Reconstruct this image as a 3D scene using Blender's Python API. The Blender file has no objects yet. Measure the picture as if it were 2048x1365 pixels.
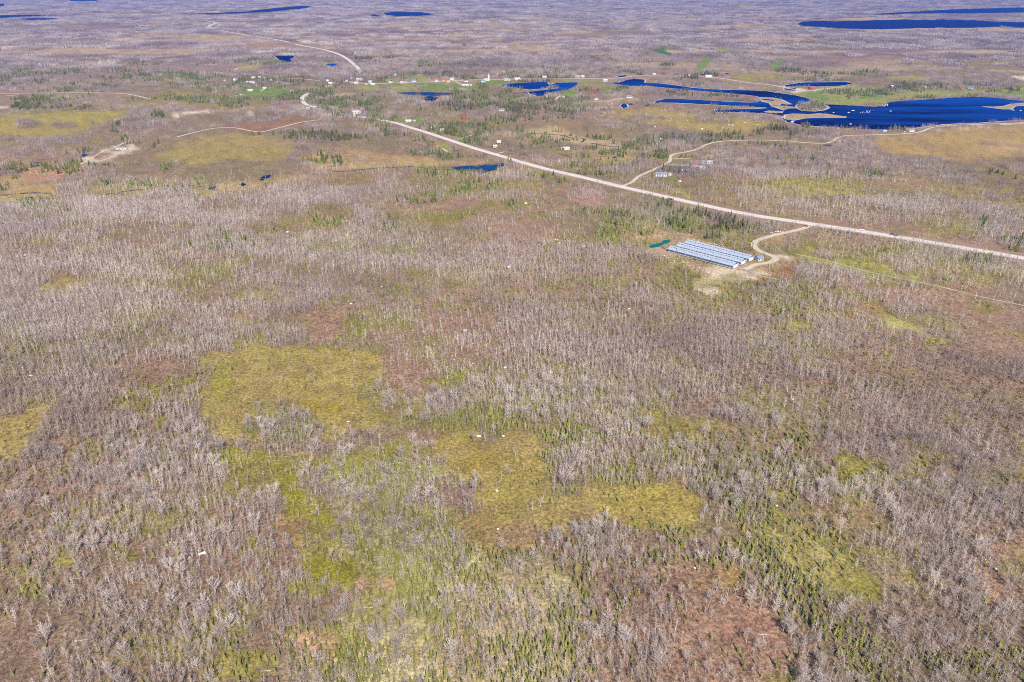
import bpy, math, random
import numpy as np
from mathutils import Vector, Matrix
from mathutils.geometry import tessellate_polygon

random.seed(7)
rng = np.random.default_rng(7)
sc = bpy.context.scene

# ---------------------------------------------------------------- camera, sky, sun, exposure
CAM_H = 250.0
PITCH = math.radians(24.98)
W0, H0, FPX = 2048.0, 1365.0, 1593.0
cam_d = bpy.data.cameras.new('camera')
cam_d.lens = 28.0; cam_d.sensor_width = 36.0
cam_d.clip_start = 1.0; cam_d.clip_end = 150000.0
cam = bpy.data.objects.new('camera', cam_d)
sc.collection.objects.link(cam)
cam.location = (0, 0, CAM_H)
cam.rotation_euler = (math.pi / 2 - PITCH, 0, 0)
sc.camera = cam

SUN_EL, SUN_AZ = math.radians(43), math.radians(168)   # azimuth clockwise from +Y (the view direction)
world = bpy.data.worlds.new('World'); sc.world = world; world.use_nodes = True
nt = world.node_tree; nt.nodes.clear()
sky = nt.nodes.new('ShaderNodeTexSky'); sky.sky_type = 'NISHITA'; sky.sun_disc = False
sky.sun_elevation = SUN_EL; sky.sun_rotation = SUN_AZ; sky.air_density = 1.2; sky.ozone_density = 2.0
bg = nt.nodes.new('ShaderNodeBackground'); bg.inputs['Strength'].default_value = 0.065
wo = nt.nodes.new('ShaderNodeOutputWorld')
nt.links.new(sky.outputs[0], bg.inputs[0]); nt.links.new(bg.outputs[0], wo.inputs[0])
sun_d = bpy.data.lights.new('sun', 'SUN'); sun_d.energy = 5.0; sun_d.angle = math.radians(0.5)
sun_d.color = (1.0, 0.93, 0.85)
sun = bpy.data.objects.new('sun', sun_d); sc.collection.objects.link(sun)
sdir = Vector((math.sin(SUN_AZ) * math.cos(SUN_EL), math.cos(SUN_AZ) * math.cos(SUN_EL), math.sin(SUN_EL)))
sun.rotation_euler = sdir.to_track_quat('Z', 'Y').to_euler()
sun.location = (0, -200, 600)
sc.view_settings.view_transform = 'Standard'; sc.view_settings.look = 'None'
sc.view_settings.exposure = 0.68; sc.view_settings.gamma = 1.0; sc.view_settings.use_curve_mapping = False
sc.cycles.max_bounces = 4; sc.cycles.diffuse_bounces = 2; sc.cycles.glossy_bounces = 2
sc.cycles.transparent_max_bounces = 4; sc.cycles.volume_bounces = 0
sc.cycles.use_adaptive_sampling = False
sc.cycles.use_denoising = False
sc.cycles.pixel_filter_type = 'BLACKMAN_HARRIS'; sc.cycles.filter_width = 1.0

# ---------------------------------------------------------------- survey: pixel of the photograph <-> point on the ground
CP, SP = math.cos(PITCH), math.sin(PITCH)
def at(u, v):
    a = (u - W0 / 2) / FPX; b = -(v - H0 / 2) / FPX
    dx, dy, dz = a, CP + b * SP, -SP + b * CP
    t = CAM_H / -dz
    return dx * t, dy * t
def to_px(X, Y):
    zc = Y * CP + CAM_H * SP
    yc = Y * SP - CAM_H * CP
    zc = np.maximum(zc, 1.0)
    return W0 / 2 + FPX * X / zc, H0 / 2 - FPX * yc / zc

def _hash(ix, iy, s):
    h = (ix * 374761393 + iy * 668265263 + s * 2147483647 + s * 97531) & 0xffffffff
    h = ((h ^ (h >> 13)) * 1274126177) & 0xffffffff
    h = (h ^ (h >> 16)) & 0xffffffff
    return h.astype(np.float64) / 4294967295.0
def vnoise(x, y, s=0):
    x = np.asarray(x, float); y = np.asarray(y, float)
    fx = np.floor(x); fy = np.floor(y); ix = fx.astype(np.int64); iy = fy.astype(np.int64)
    tx = x - fx; ty = y - fy
    tx = tx * tx * (3 - 2 * tx); ty = ty * ty * (3 - 2 * ty)
    a = _hash(ix, iy, s); b = _hash(ix + 1, iy, s); c = _hash(ix, iy + 1, s); d = _hash(ix + 1, iy + 1, s)
    return (a + (b - a) * tx) * (1 - ty) + (c + (d - c) * tx) * ty
def fbm(x, y, s=0, octs=4, gain=0.55):
    t = 0; a = 1; n = 0
    for o in range(octs):
        t = t + a * vnoise(x * 2 ** o + 13.7 * o, y * 2 ** o - 7.1 * o, s + o * 11); n += a; a *= gain
    return t / n                                    # about 0.5 on average
def sstep(a, b, x):
    t = np.clip((x - a) / (b - a), 0, 1); return t * t * (3 - 2 * t)

# ---------------------------------------------------------------- land cover map (surveyed outlines)
PW, PH = 2400, 1500; OX, OY = 176, 60       # the map reaches past the frame
COL = np.zeros((PH, PW, 3), np.float32); CA = np.zeros((PH, PW), np.float32)
TT = np.zeros((PH, PW), np.float32); TA = np.zeros((PH, PW), np.float32)
EE = np.zeros((PH, PW), np.float32); EA = np.zeros((PH, PW), np.float32)
BLK = np.zeros((PH, PW), np.float32)
FLT = np.zeros((PH, PW), np.float32)

def poly_mask(pts, pad=0):
    p = np.array(pts, float) + (OX, OY)
    x0 = int(max(0, p[:, 0].min() - pad)); x1 = int(min(PW, p[:, 0].max() + pad + 2))
    y0 = int(max(0, p[:, 1].min() - pad)); y1 = int(min(PH, p[:, 1].max() + pad + 2))
    if x1 <= x0 or y1 <= y0: return None
    gx, gy = np.meshgrid(np.arange(x0, x1) + 0.5, np.arange(y0, y1) + 0.5)
    ins = np.zeros(gx.shape, bool)
    n = len(p)
    for i in range(n):
        xa, ya = p[i]; xb, yb = p[(i + 1) % n]
        if ya == yb: continue
        c = ((ya > gy) != (yb > gy)) & (gx < (xb - xa) * (gy - ya) / (yb - ya) + xa)
        ins ^= c
    return ins.astype(np.float32), (slice(y0, y1), slice(x0, x1))
def blur(m, rx, ry):
    for ax, r in ((1, int(rx)), (0, int(ry))):
        if r < 1: continue
        for _ in range(2):
            pw = [(0, 0), (0, 0)]; pw[ax] = (r + 1, r)
            c = np.cumsum(np.pad(m, pw, mode='edge'), axis=ax)
            if ax == 1: m = (c[:, 2 * r + 1:] - c[:, :-2 * r - 1]) / (2 * r + 1)
            else: m = (c[2 * r + 1:, :] - c[:-2 * r - 1, :]) / (2 * r + 1)
    return m
def paint(pts, bl=6, col=None, T=None, E=None, a=1.0, blk=None, flt=None):
    bx, by = (bl, max(0, bl * 0.5)) if not isinstance(bl, tuple) else bl
    r = poly_mask(pts, pad=int(3 * bx) + 1)
    if r is None: return
    m, s = r
    m = blur(m, bx, by) * a
    if col is not None:
        COL[s] = COL[s] * (1 - m[..., None]) + np.array(col, np.float32) * m[..., None]; CA[s] = CA[s] * (1 - m) + m
    if T is not None: TT[s] = TT[s] * (1 - m) + T * m; TA[s] = TA[s] * (1 - m) + m
    if E is not None: EE[s] = EE[s] * (1 - m) + E * m; EA[s] = EA[s] * (1 - m) + m
    if blk: BLK[s] = np.maximum(BLK[s], (m > 0.35))
    if flt: FLT[s] = np.maximum(FLT[s], m)
def ell(cx, cy, rx, ry, n=16, rot=0):
    o = []
    for i in range(n):
        a = 2 * math.pi * i / n; k = 1 + 0.22 * math.sin(2.3 * a * 1 + cx) + 0.12 * math.sin(3 * a + cy)
        x, y = rx * k * math.cos(a), ry * k * math.sin(a)
        o.append((cx + x * math.cos(rot) - y * math.sin(rot), cy + x * math.sin(rot) + y * math.cos(rot)))
    return o
def ribbon_px(pts, w0, w1=None):
    """outline of a band round a polyline in map units"""
    L, R = [], []; n = len(pts)
    for i, (x, y) in enumerate(pts):
        xa, ya = pts[max(0, i - 1)]; xb, yb = pts[min(n - 1, i + 1)]
        dx, dy = xb - xa, yb - ya; l = math.hypot(dx, dy) or 1
        w = w0 + ((w1 if w1 is not None else w0) - w0) * i / max(1, n - 1)
        L.append((x - dy / l * w / 2, y + dx / l * w / 2)); R.append((x + dy / l * w / 2, y - dx / l * w / 2))
    return L + R[::-1]

BOG = (.218, .168, .055); BOG2 = (.175, .128, .054); MOSS = (.160, .142, .020); RED = (.215, .138, .092)
BRN = (.150, .115, .062); TAN = (.30, .225, .12); SAND = (.46, .38, .28); LAWN = (.125, .165, .034)
LAWN2 = (.185, .19, .055); PEACH = (.32, .21, .13); RUST = (.19, .105, .05); MAUVE = (.170, .118, .082)
DGRN = (.05, .105, .012); STRAW = (.27, .19, .08)

# broad tone regions
paint([(-170,960),(120,960),(330,990),(470,1010),(560,1060),(580,1365),(540,1430),(-170,1430)], 40, MAUVE, T=.55, E=.08, a=.8)
paint([(-170,400),(200,400),(700,420),(900,500),(700,640),(480,690),(380,760),(0,700),(-170,700)], 40, MAUVE, T=.84, E=.20, a=.55)
paint([(-170,560),(150,590),(330,600),(560,600),(520,680),(400,740),(300,720),(150,790),(0,800),(-170,800)], 30, BRN, T=.95, E=.2, a=.85)
paint([(-170,740),(160,740),(420,760),(420,880),(440,960),(330,990),(120,960),(0,940),(-170,940)], 25, MAUVE, T=.86, E=.25, a=.85)
paint([(760,560),(1000,520),(1240,510),(1400,600),(1450,700),(1250,720),(1000,700),(850,760),(780,800),(740,700)], 35, RED, T=.5, E=.05, a=.55)
paint([(1000,620),(1300,630),(1520,650),(1700,760),(1500,800),(1300,790),(1100,760),(1000,720)], 30, MAUVE, T=.9, E=.15, a=.8)
paint([(1680,640),(2200,620),(2200,900),(1950,880),(1800,760)], 40, RED, T=.55, E=.05, a=.5)
paint([(1700,860),(2200,800),(2200,1430),(1900,1430),(1780,1150),(1850,1000)], 50, MAUVE, T=.72, E=.12, a=.7)
paint([(640,930),(760,900),(900,940),(900,1060),(960,1110),(1100,1090),(1180,1120),(1160,1250),(1120,1430),(640,1430),(690,1250),(740,1180),(680,1060)], 22, (.235,.21,.10), T=.55, E=.9, a=.95)
paint(ell(900,1300,230,130), 50, (.34,.29,.16), T=.7, E=1.0, a=.9)
paint([(880,740),(1010,740),(1100,780),(1320,820),(1420,900),(1400,960),(1250,975),(1100,970),(1090,880),(990,830),(880,830)], 18, BRN, T=.8, E=.62, a=.9)
paint([(1400,900),(1600,850),(1640,920),(1650,1010),(1500,1040),(1400,1000)], 18, BRN, T=.75, E=.5, a=.8)
paint([(1100,1090),(1300,1060),(1480,1080),(1330,1130),(1320,1250),(1300,1430),(1150,1430),(1180,1200)], 16, MAUVE, T=.85, E=.15, a=.9)
paint([(1480,560),(1660,560),(1700,600),(1560,640),(1500,620)], 14, BRN, T=.7, E=.75, a=.9)
paint([(620,430),(720,420),(860,470),(820,600),(700,590),(640,520)], 22, BRN, T=.7, E=.55, a=.8)
paint([(170,560),(420,500),(640,520),(560,580),(300,620),(200,610)], 20, MAUVE, T=.75, E=.48, a=.85)
paint([(0,640),(90,640),(80,720),(0,730)], 16, None, T=.8, E=.5)
paint([(1240,440),(1300,400),(1420,420),(1400,462),(1340,470),(1300,460)], 8, (.15,.145,.05), T=.45, E=.42)
paint([(1340,425),(1400,430),(1390,455),(1350,462)], 6, (.11,.13,.03), T=.2, E=.5)
# ridges of dense pale trees
for L, w in [([(60,492),(150,452),(215,425),(330,408),(410,396)], 20), ([(280,505),(390,450),(520,432),(610,402)], 16), ([(150,405),(240,398)], 18), ([(690,400),(720,425),(745,470)], 30), ([(0,610),(200,640),(400,650),(560,620),(720,560),(900,520)], 34),
             ([(0,800),(160,770),(300,720),(420,700),(620,710)], 26), ([(80,900),(220,850),(330,830),(420,850)], 24), ([(0,1020),(180,960),(330,935)], 26), ([(30,1130),(110,1080)], 22), ([(870,700),(1000,640),(1250,640),(1500,700)], 36),
             ([(1100,940),(1180,900),(1300,880)], 30), ([(1560,720),(1760,820),(1900,900),(2048,1000)], 36), ([(1700,590),(1840,630),(1960,700)], 16), ([(1250,335),(1400,325),(1600,330),(1750,340)], 10), ([(1500,410),(1700,420),(1800,440)], 10),
             ([(1420,300),(1600,300),(1740,290)], 6), ([(1760,335),(1880,345),(2000,400)], 10), ([(820,870),(900,800),(980,760)], 20), ([(1060,1090),(1160,1075),(1330,1065),(1420,1090)], 16), ([(1600,1000),(1760,980),(1900,1060),(1960,1150)], 30)]:
    paint(ribbon_px(L, w), 10, MAUVE, T=1.0, E=.12, a=.9)
# bogs
paint([(400,740),(430,702),(520,688),(560,697),(640,694),(700,690),(742,702),(792,735),(772,765),(764,800),(750,850),(700,868),(640,872),(600,850),(566,872),(500,892),(440,892),(412,840),(398,790)], 5, BOG, T=.02, E=.02)
paint(ell(700,745,60,40), 30, (.26,.20,.055), a=.7)
paint(ell(740,792,34,13), 5, BRN, T=.10)
paint(ell(440,770,26,60), 12, (.19,.17,.025), T=.04, E=.10, a=.8)
paint(ell(560,812,46,14), 8, BRN, T=.15, E=.08)
paint(ell(566,858,48,36), 9, BRN, T=.75, E=.55)
paint(ell(660,815,50,20), 14, (.22,.165,.03), T=.01, E=0)
paint([(864,880),(940,872),(1000,880),(1060,860),(1092,900),(1084,950),(1110,988),(1180,988),(1250,978),(1330,955),(1380,962),(1388,1048),(1300,1052),(1230,1052),(1150,1050),(1080,1072),(1040,1090),(990,1096),(930,1086),(900,1050),(930,1016),(965,975),(900,950),(870,920)], 5, BOG, T=.02, E=.02)
paint(ell(930,1030,30,26), 8, BOG2, T=.04, a=.8)
paint(ell(1000,1060,70,26), 14, BOG2, T=.03, a=.8)
paint(ell(960,900,60,30), 18, (.21,.15,.03), a=.7)
paint(ell(1290,1000,80,30), 18, (.25,.20,.04), a=.6)
paint(ell(1180,1036,60,12), 8, BRN, T=.02, a=.6)
paint(ell(905,985,55,38), 8, MAUVE, T=.85, E=.3)
paint(ell(985,855,40,22), 8, BRN, T=.3)
paint([(430,900),(520,920),(600,958),(655,1010),(664,1060),(704,1110),(724,1150),(700,1190),(650,1182),(600,1130),(575,1050),(540,990),(470,960)], 6, MOSS, T=.1, E=.12)
paint(ell(500,960,50,22), 12, BOG2, T=.1)
paint(ell(570,1060,48,30), 12, (.21,.14,.06), T=.25)
paint([(-170,850),(60,832),(120,806),(110,840),(60,872),(30,930),(-170,950)], 9, BOG, T=.03, E=.03)
paint([(80,572),(130,553),(190,568),(170,592),(110,598)], 6, BOG, T=.04, E=.06)
paint([(470,580),(540,562),(560,572),(480,596)], 5, BOG, T=.06, E=.1)
paint([(1290,822),(1400,835),(1505,850),(1480,892),(1380,884),(1300,872)], 9, BOG2, T=.06, E=.05)
paint([(1420,870),(1540,880),(1600,905),(1500,920),(1430,900)], 10, BRN, T=.15, E=.05)
paint([(1640,928),(1720,906),(1795,925),(1770,952),(1680,954)], 7, MOSS, T=.04, E=.06)
paint([(1530,1022),(1620,1048),(1690,1110),(1760,1160),(1770,1215),(1650,1186),(1560,1125),(1500,1072)], 12, (.17,.155,.035), T=.15, E=.15)
paint([(1590,1010),(1740,1010),(1780,1060),(1700,1090),(1640,1060)], 12, (.175,.128,.06), T=.16, E=.05)
paint([(1745,618),(1800,625),(1876,652),(1864,668),(1790,652)], 4, (.29,.27,.08), T=0, E=0)
paint([(1590,652),(1640,655),(1636,664),(1592,662)], 3, (.25,.22,.04), T=0, E=0)
paint([(1700,590),(1790,600),(1760,650),(1700,630)], 12, (.2,.13,.05), T=.1)
paint([(1470,1060),(1560,1110),(1700,1240),(1840,1365),(1840,1430),(1680,1430),(1600,1250),(1480,1130)], 10, BRN, T=.55, E=.75, a=.95)
paint([(1840,1300),(2200,1320),(2200,1430),(1840,1430)], 12, BRN, T=.6, E=.6)
# red and brown barrens
paint([(600,672),(614,640),(660,612),(706,606),(700,650),(660,680),(640,690)], 7, RED, T=.05, E=.02)
paint([(446,640),(470,625),(525,620),(500,645),(460,652)], 6, RED, T=.05)
paint([(1140,380),(1190,380),(1212,395),(1204,416),(1150,410)], 5, (.24, .145, .11), T=.3, E=.02)
paint([(780,730),(880,740),(900,790),(840,810),(770,790)], 14, RED, T=.25)
paint([(840,600),(960,590),(1000,640),(900,690),(830,660)], 20, RED, T=.2, a=.8)
paint([(1310,1140),(1420,1128),(1500,1165),(1545,1200),(1565,1280),(1600,1330),(1560,1430),(1330,1430),(1350,1300),(1350,1230),(1330,1180)], 12, RED, T=.22, E=.02)
paint(ell(1415,1165,60,20), 12, (.22,.15,.055), T=.05)
paint(ell(1490,1260,40,34), 12, (.21,.118,.082), T=.08)
paint([(1930,1060),(2200,1060),(2200,1230),(1960,1200)], 18, RED, T=.18, E=.02)
paint([(1640,560),(1780,600),(2200,680),(2200,640),(2048,620),(1800,565)], 8, RED, T=.25, a=.8)
paint(ell(742,1170,26,26), 6, PEACH, T=.4, E=.25)
paint(ell(640,1285,60,26), 10, PEACH, T=.45, E=.15)
paint(ell(700,1035,14,22), 6, PEACH, T=.4)
paint(ell(620,915,26,8), 5, PEACH, T=.35)
paint([(940,440),(1060,430),(1160,450),(1180,480),(1060,500),(960,500),(900,480)], 14, RED, T=.3, a=.7)
paint([(30,480),(300,430),(420,450),(300,510),(100,520)], 16, MAUVE, T=.4, E=.02)
paint(ell(660,440,40,20), 10, BOG2, T=.15)
paint(ell(590,455,28,10), 6, RUST, T=.1, a=.6)
paint(ell(290,735,60,16), 8, RED, T=.2, a=.8)
paint(ell(270,820,34,20), 8, BOG2, T=.1)
paint(ell(150,890,40,16), 8, RED, T=.25)
for (cx, cy, rx, ry) in [(320,845,20,16),(340,895,12,6),(56,1180,26,18),(250,1105,40,18),(130,1120,30,14),(720,650,40,12),(505,1100,22,16),(480,1330,70,34),
                         (500,688,40,9),(640,700,60,6),(770,700,20,14),(320,780,30,12),(360,770,16,12),(1130,690,0.1,0.1),(1205,800,16,18),(900,760,40,20),(950,790,26,14),
                         (1120,740,14,10),(1150,790,12,8),(1250,935,30,14),(1080,920,20,10),(1560,985,40,16),(1760,500,60,10),(1700,520,80,10),(1790,680,30,10),
                         (50,1140,18,10),(610,1180,30,26),(560,930,70,14),(700,920,70,16),(800,900,50,14),(1340,560,16,8),(880,430,60,10),(1000,412,60,8),(1880,680,30,10)]:
    paint(ell(cx, cy, rx, ry), 6, MOSS, T=.3, E=.35, a=.75)
# barn yard
paint([(1540,520),(1575,500),(1600,515),(1590,560),(1520,575),(1470,560),(1480,540)], 5, RUST, T=.05, E=.03)
paint([(1296,480),(1330,470),(1360,476),(1370,484),(1330,500),(1380,530),(1470,560),(1450,565),(1340,520),(1290,500)], 3, (.30,.235,.14), T=.02, E=.05)
paint([(1250,480),(1265,458),(1300,452),(1325,462),(1310,478),(1270,490)], 4, PEACH, T=.06)
paint([(1395,548),(1410,540),(1450,545),(1520,548),(1535,556),(1480,562),(1455,572),(1430,584),(1400,580)], 3, TAN, T=.05, E=0)
paint([(1290,478),(1330,468),(1375,472),(1500,500),(1560,500),(1580,512),(1560,535),(1520,560),(1470,572),(1430,586),(1390,582),(1400,552),(1330,520),(1290,500)], 4, (.27,.20,.12), T=.06, E=.04, a=.75)
paint([(1395,545),(1440,536),(1530,546),(1550,556),(1480,566),(1440,584),(1400,588)], 3, (.38,.31,.22), T=.02, E=0)
paint([(1330,500),(1344,488),(1378,476),(1520,510),(1545,528),(1475,548),(1440,538)], 3, (.26,.18,.10), T=0, E=0)
paint([(1555,500),(1600,497),(1760,535),(1830,560),(1800,566),(1700,545),(1600,520)], 5, (.2,.19,.04), T=.06, E=.06)
paint([(1440,455),(1500,452),(1510,462),(1470,475),(1440,468)], 4, (.24,.19,.09), T=.08)
paint([(1260,440),(1300,458),(1380,470),(1420,466),(1400,476),(1320,470),(1260,455)], 4, (.20,.17,.05), T=.25, E=.2)
# middle distance meadows and bogs
paint([(300,312),(350,290),(420,266),(530,268),(596,282),(570,320),(450,323),(340,326)], 4, BOG, T=.02, E=.01)
paint([(-170,240),(60,228),(150,224),(250,214),(262,226),(200,252),(100,272),(-170,278)], (6,2), (.24,.19,.045), T=.02, E=.01)
paint(ell(60,247,36,7), 2, BRN, T=.85); paint(ell(130,249,34,6), 2, BRN, T=.85)
paint([(-170,352),(60,356),(130,368),(100,392),(40,404),(-170,396)], (6,2), STRAW, T=.03)
paint([(24,345),(40,330),(100,326),(160,330),(200,336),(140,350),(60,362)], (5,2), (.27,.155,.09), T=.04)
paint([(600,312),(700,304),(800,314),(870,318),(1000,324),(960,332),(850,330),(740,336),(640,332)], (6,2), STRAW, T=.05, E=.04)
paint([(640,346),(700,340),(760,350),(740,376),(660,374)], (8,3), BOG2, T=.1)
paint([(850,346),(960,350),(1010,348),(990,360),(900,362)], (6,2), BOG2, T=.1)
paint([(380,376),(470,360),(560,352),(620,350),(520,376),(420,392)], (6,2), STRAW, T=.12)
paint([(170,374),(420,360),(440,368),(300,384),(180,394)], (6,2), (.22,.165,.06), T=.25)
paint([(430,262),(470,248),(600,236),(640,236),(600,248),(520,262)], (5,1), RUST, T=.05, a=.9)
paint([(1722,292),(1760,278),(1850,262),(1900,254),(2048,252),(2220,250),(2220,318),(2048,310),(1970,312),(1900,326),(1860,318),(1780,306)], (6,2), (.25,.175,.065), T=.01, E=.0)
paint([(1960,285),(2048,280),(2220,285),(2220,305),(2000,303)], (20,5), (.30,.215,.11), a=.8)
paint([(1870,330),(1960,345),(2060,365),(2220,390),(2220,375),(2048,348),(1950,330)], (8,3), BOG2, T=.1)
paint([(1200,224),(1300,216),(1400,226),(1500,240),(1560,250),(1500,264),(1400,262),(1330,250),(1240,236)], (8,2), (.25,.185,.06), T=.06, E=.01)
paint(ell(1290,238,50,6), (5,2), BRN, T=.7)
paint(ell(1420,240,40,6), (5,2), BRN, T=.7)
paint([(1180,215),(1250,206),(1330,205),(1420,212),(1500,218),(1420,226),(1300,216)], (8,2), MAUVE, T=.15)
paint([(1050,262),(1110,256),(1130,262),(1170,275),(1250,290),(1240,300),(1160,290),(1080,276)], (4,1), TAN, T=.03)
paint([(1180,312),(1240,308),(1270,312),(1230,322),(1190,324)], (4,1), STRAW, T=.03)
paint([(1340,360),(1420,350),(1500,352),(1560,366),(1500,378),(1400,372)], (10,3), BOG2, T=.2, E=.15)
paint([(1460,365),(1600,350),(1720,372),(1760,388),(1640,390),(1520,380)], (10,3), (.2,.165,.04), T=.15, E=.15)
paint([(1310,375),(1360,378),(1380,392),(1330,388)], (4,1), (.2,.175,.05), T=.08, E=.05)
paint([(640,190),(680,188),(720,189),(700,194),(650,196),(620,195)], (4,1), TAN, T=.03)
paint([(1470,148),(1540,146),(1570,152),(1520,164),(1468,161)], (5,1), (.21,.17,.05), T=.1)
paint([(1780,150),(1860,152),(1850,158),(1770,156)], (5,1), (.22,.18,.06), T=.1)
paint([(1175,197),(1240,194),(1280,196),(1270,204),(1180,205)], (5,1), (.30,.225,.12), T=.03)
paint([(1160,181),(1200,180),(1195,190),(1175,190)], (4,1), RUST, T=.03)
paint([(480,133),(520,133),(515,139),(470,141)], (4,1), (.26,.22,.06), T=.03)
# far clearings and bare strips
for (x0, x1, y, h, c) in [(20,240,55,3,RED),(230,350,48,2,TAN),(690,780,78,2,TAN),(780,830,75,2,TAN),(880,1000,68,3,TAN),(900,1080,57,3,(.25,.17,.08)),(1100,1190,64,4,TAN),(1120,1260,72,3,(.27,.19,.09)),
                        (1020,1160,42,3,TAN),(1060,1400,14,1,TAN),(1210,1360,42,3,TAN),(1160,1300,9,1,TAN),(1500,1600,32,3,PEACH),(1400,1560,50,3,PEACH),(1560,1660,57,2,TAN),(1340,1420,30,2,PEACH),
                        (180,260,85,3,PEACH),(560,620,41,2,TAN),(660,740,76,2,TAN),(420,620,92,4,(.24,.15,.09)),(1600,1760,122,4,(.2,.13,.08)),(1730,1800,116,3,RED)]:
    paint([(x0,y),((x0+x1)/2,y-h),(x1,y-h/2),(x1-10,y+h/2),((x0+x1)/2,y+h),(x0+12,y+h)], (5,1), c, T=.01, E=.01)
# lawns and pastures round the village
for p, c in [([(1302,98),(1320,96),(1330,89),(1334,96),(1328,100),(1352,110),(1340,114),(1326,113)], DGRN),
             ([(1392,140),(1398,128),(1408,116),(1428,114),(1420,126),(1414,138),(1404,143)], LAWN),
             ([(1440,99),(1456,96),(1468,101),(1460,106),(1442,105)], LAWN2), ([(1538,138),(1550,119),(1567,117),(1562,139)], LAWN),
             ([(768,173),(782,169),(828,168),(836,179),(800,182),(772,180)], LAWN2), ([(832,169),(892,167),(902,181),(872,182),(842,179)], LAWN),
             ([(812,157),(830,152),(862,157),(852,162),(815,163)], LAWN2), ([(898,170),(920,164),(945,168),(962,176),(930,184),(908,182)], LAWN),
             ([(976,160),(1030,163),(1000,170),(985,168)], LAWN), ([(1122,185),(1146,180),(1150,190),(1146,195),(1126,197)], LAWN),
             ([(1200,178),(1215,178),(1222,186),(1208,184)], LAWN), ([(1124,160),(1180,160),(1240,163),(1200,166),(1124,164)], LAWN2),
             ([(1560,176),(1600,176),(1640,172),(1700,173),(1760,178),(1800,186),(1950,180),(2048,176),(2220,176),(2220,196),(2048,194),(1950,190),(1880,193),(1790,198),(1765,205),(1700,209),(1655,205),(1620,196),(1590,188)], LAWN2),
             ([(1605,186),(1640,184),(1660,200),(1635,202)], LAWN), ([(1700,196),(1760,186),(1800,190),(1730,200)], LAWN), ([(1980,186),(2040,184),(2200,186),(2200,194),(2000,192)], LAWN),
             ([(1975,170),(2048,170),(2200,172),(2048,175)], LAWN), ([(458,190),(480,182),(540,176),(592,180),(560,188),(500,192)], LAWN),
             ([(503,196),(548,193),(548,202),(505,202)], LAWN), ([(738,223),(752,222),(760,232),(745,234)], LAWN), ([(800,242),(850,240),(840,250),(815,250)], LAWN),
             ([(912,280),(940,276),(932,290),(915,286)], LAWN), ([(1325,352),(1345,350),(1375,355),(1345,361),(1325,358)], LAWN), ([(1352,329),(1380,330),(1375,336),(1350,335)], LAWN2),
             ([(1238,196),(1262,200),(1290,198),(1270,204),(1240,203)], LAWN2), ([(704,175),(760,170),(760,178),(710,180)], LAWN2), ([(770,160),(800,160),(800,166),(770,166)], LAWN2),
             ([(870,286),(905,284),(900,300),(880,298)], LAWN2), ([(955,160),(985,160),(975,168),(955,168)], LAWN)]:
    paint(p, (2,1), c, T=.02, E=.02)
# sandy openings
for p in [[(-10,214),(20,211),(16,217),(-10,218)], [(335,233),(370,222),(410,217),(440,219),(410,226),(370,233),(345,235)], [(280,256),(300,250),(318,252),(305,258)],
          [(488,226),(515,227),(510,231),(490,230)], [(195,305),(215,296),(244,286),(246,290),(225,300),(205,306)], [(160,322),(190,318),(210,324),(180,328)],
          [(225,310),(262,290),(284,296),(250,306),(215,324),(200,324)], [(992,218),(1010,216),(1024,221),(1008,225),(995,223)], [(2020,155),(2048,153),(2200,154),(2048,161)],
          [(1555,170),(1600,178),(1615,182),(1595,187),(1570,181)], [(640,128),(665,129),(650,132)], [(590,81),(612,80),(640,87),(606,87)], [(0,94),(20,92),(64,90),(30,98),(5,100)],
          [(110,33),(160,34),(150,36),(112,37)], [(1850,260),(1900,250),(1990,251),(1960,255),(1890,256)], [(1540,500),(1575,504),(1568,514),(1545,512)], [(600,196),(618,190),(608,206),(600,203)]]:
    paint(p, (2,1), SAND, T=0, E=0, a=.9)
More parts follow.
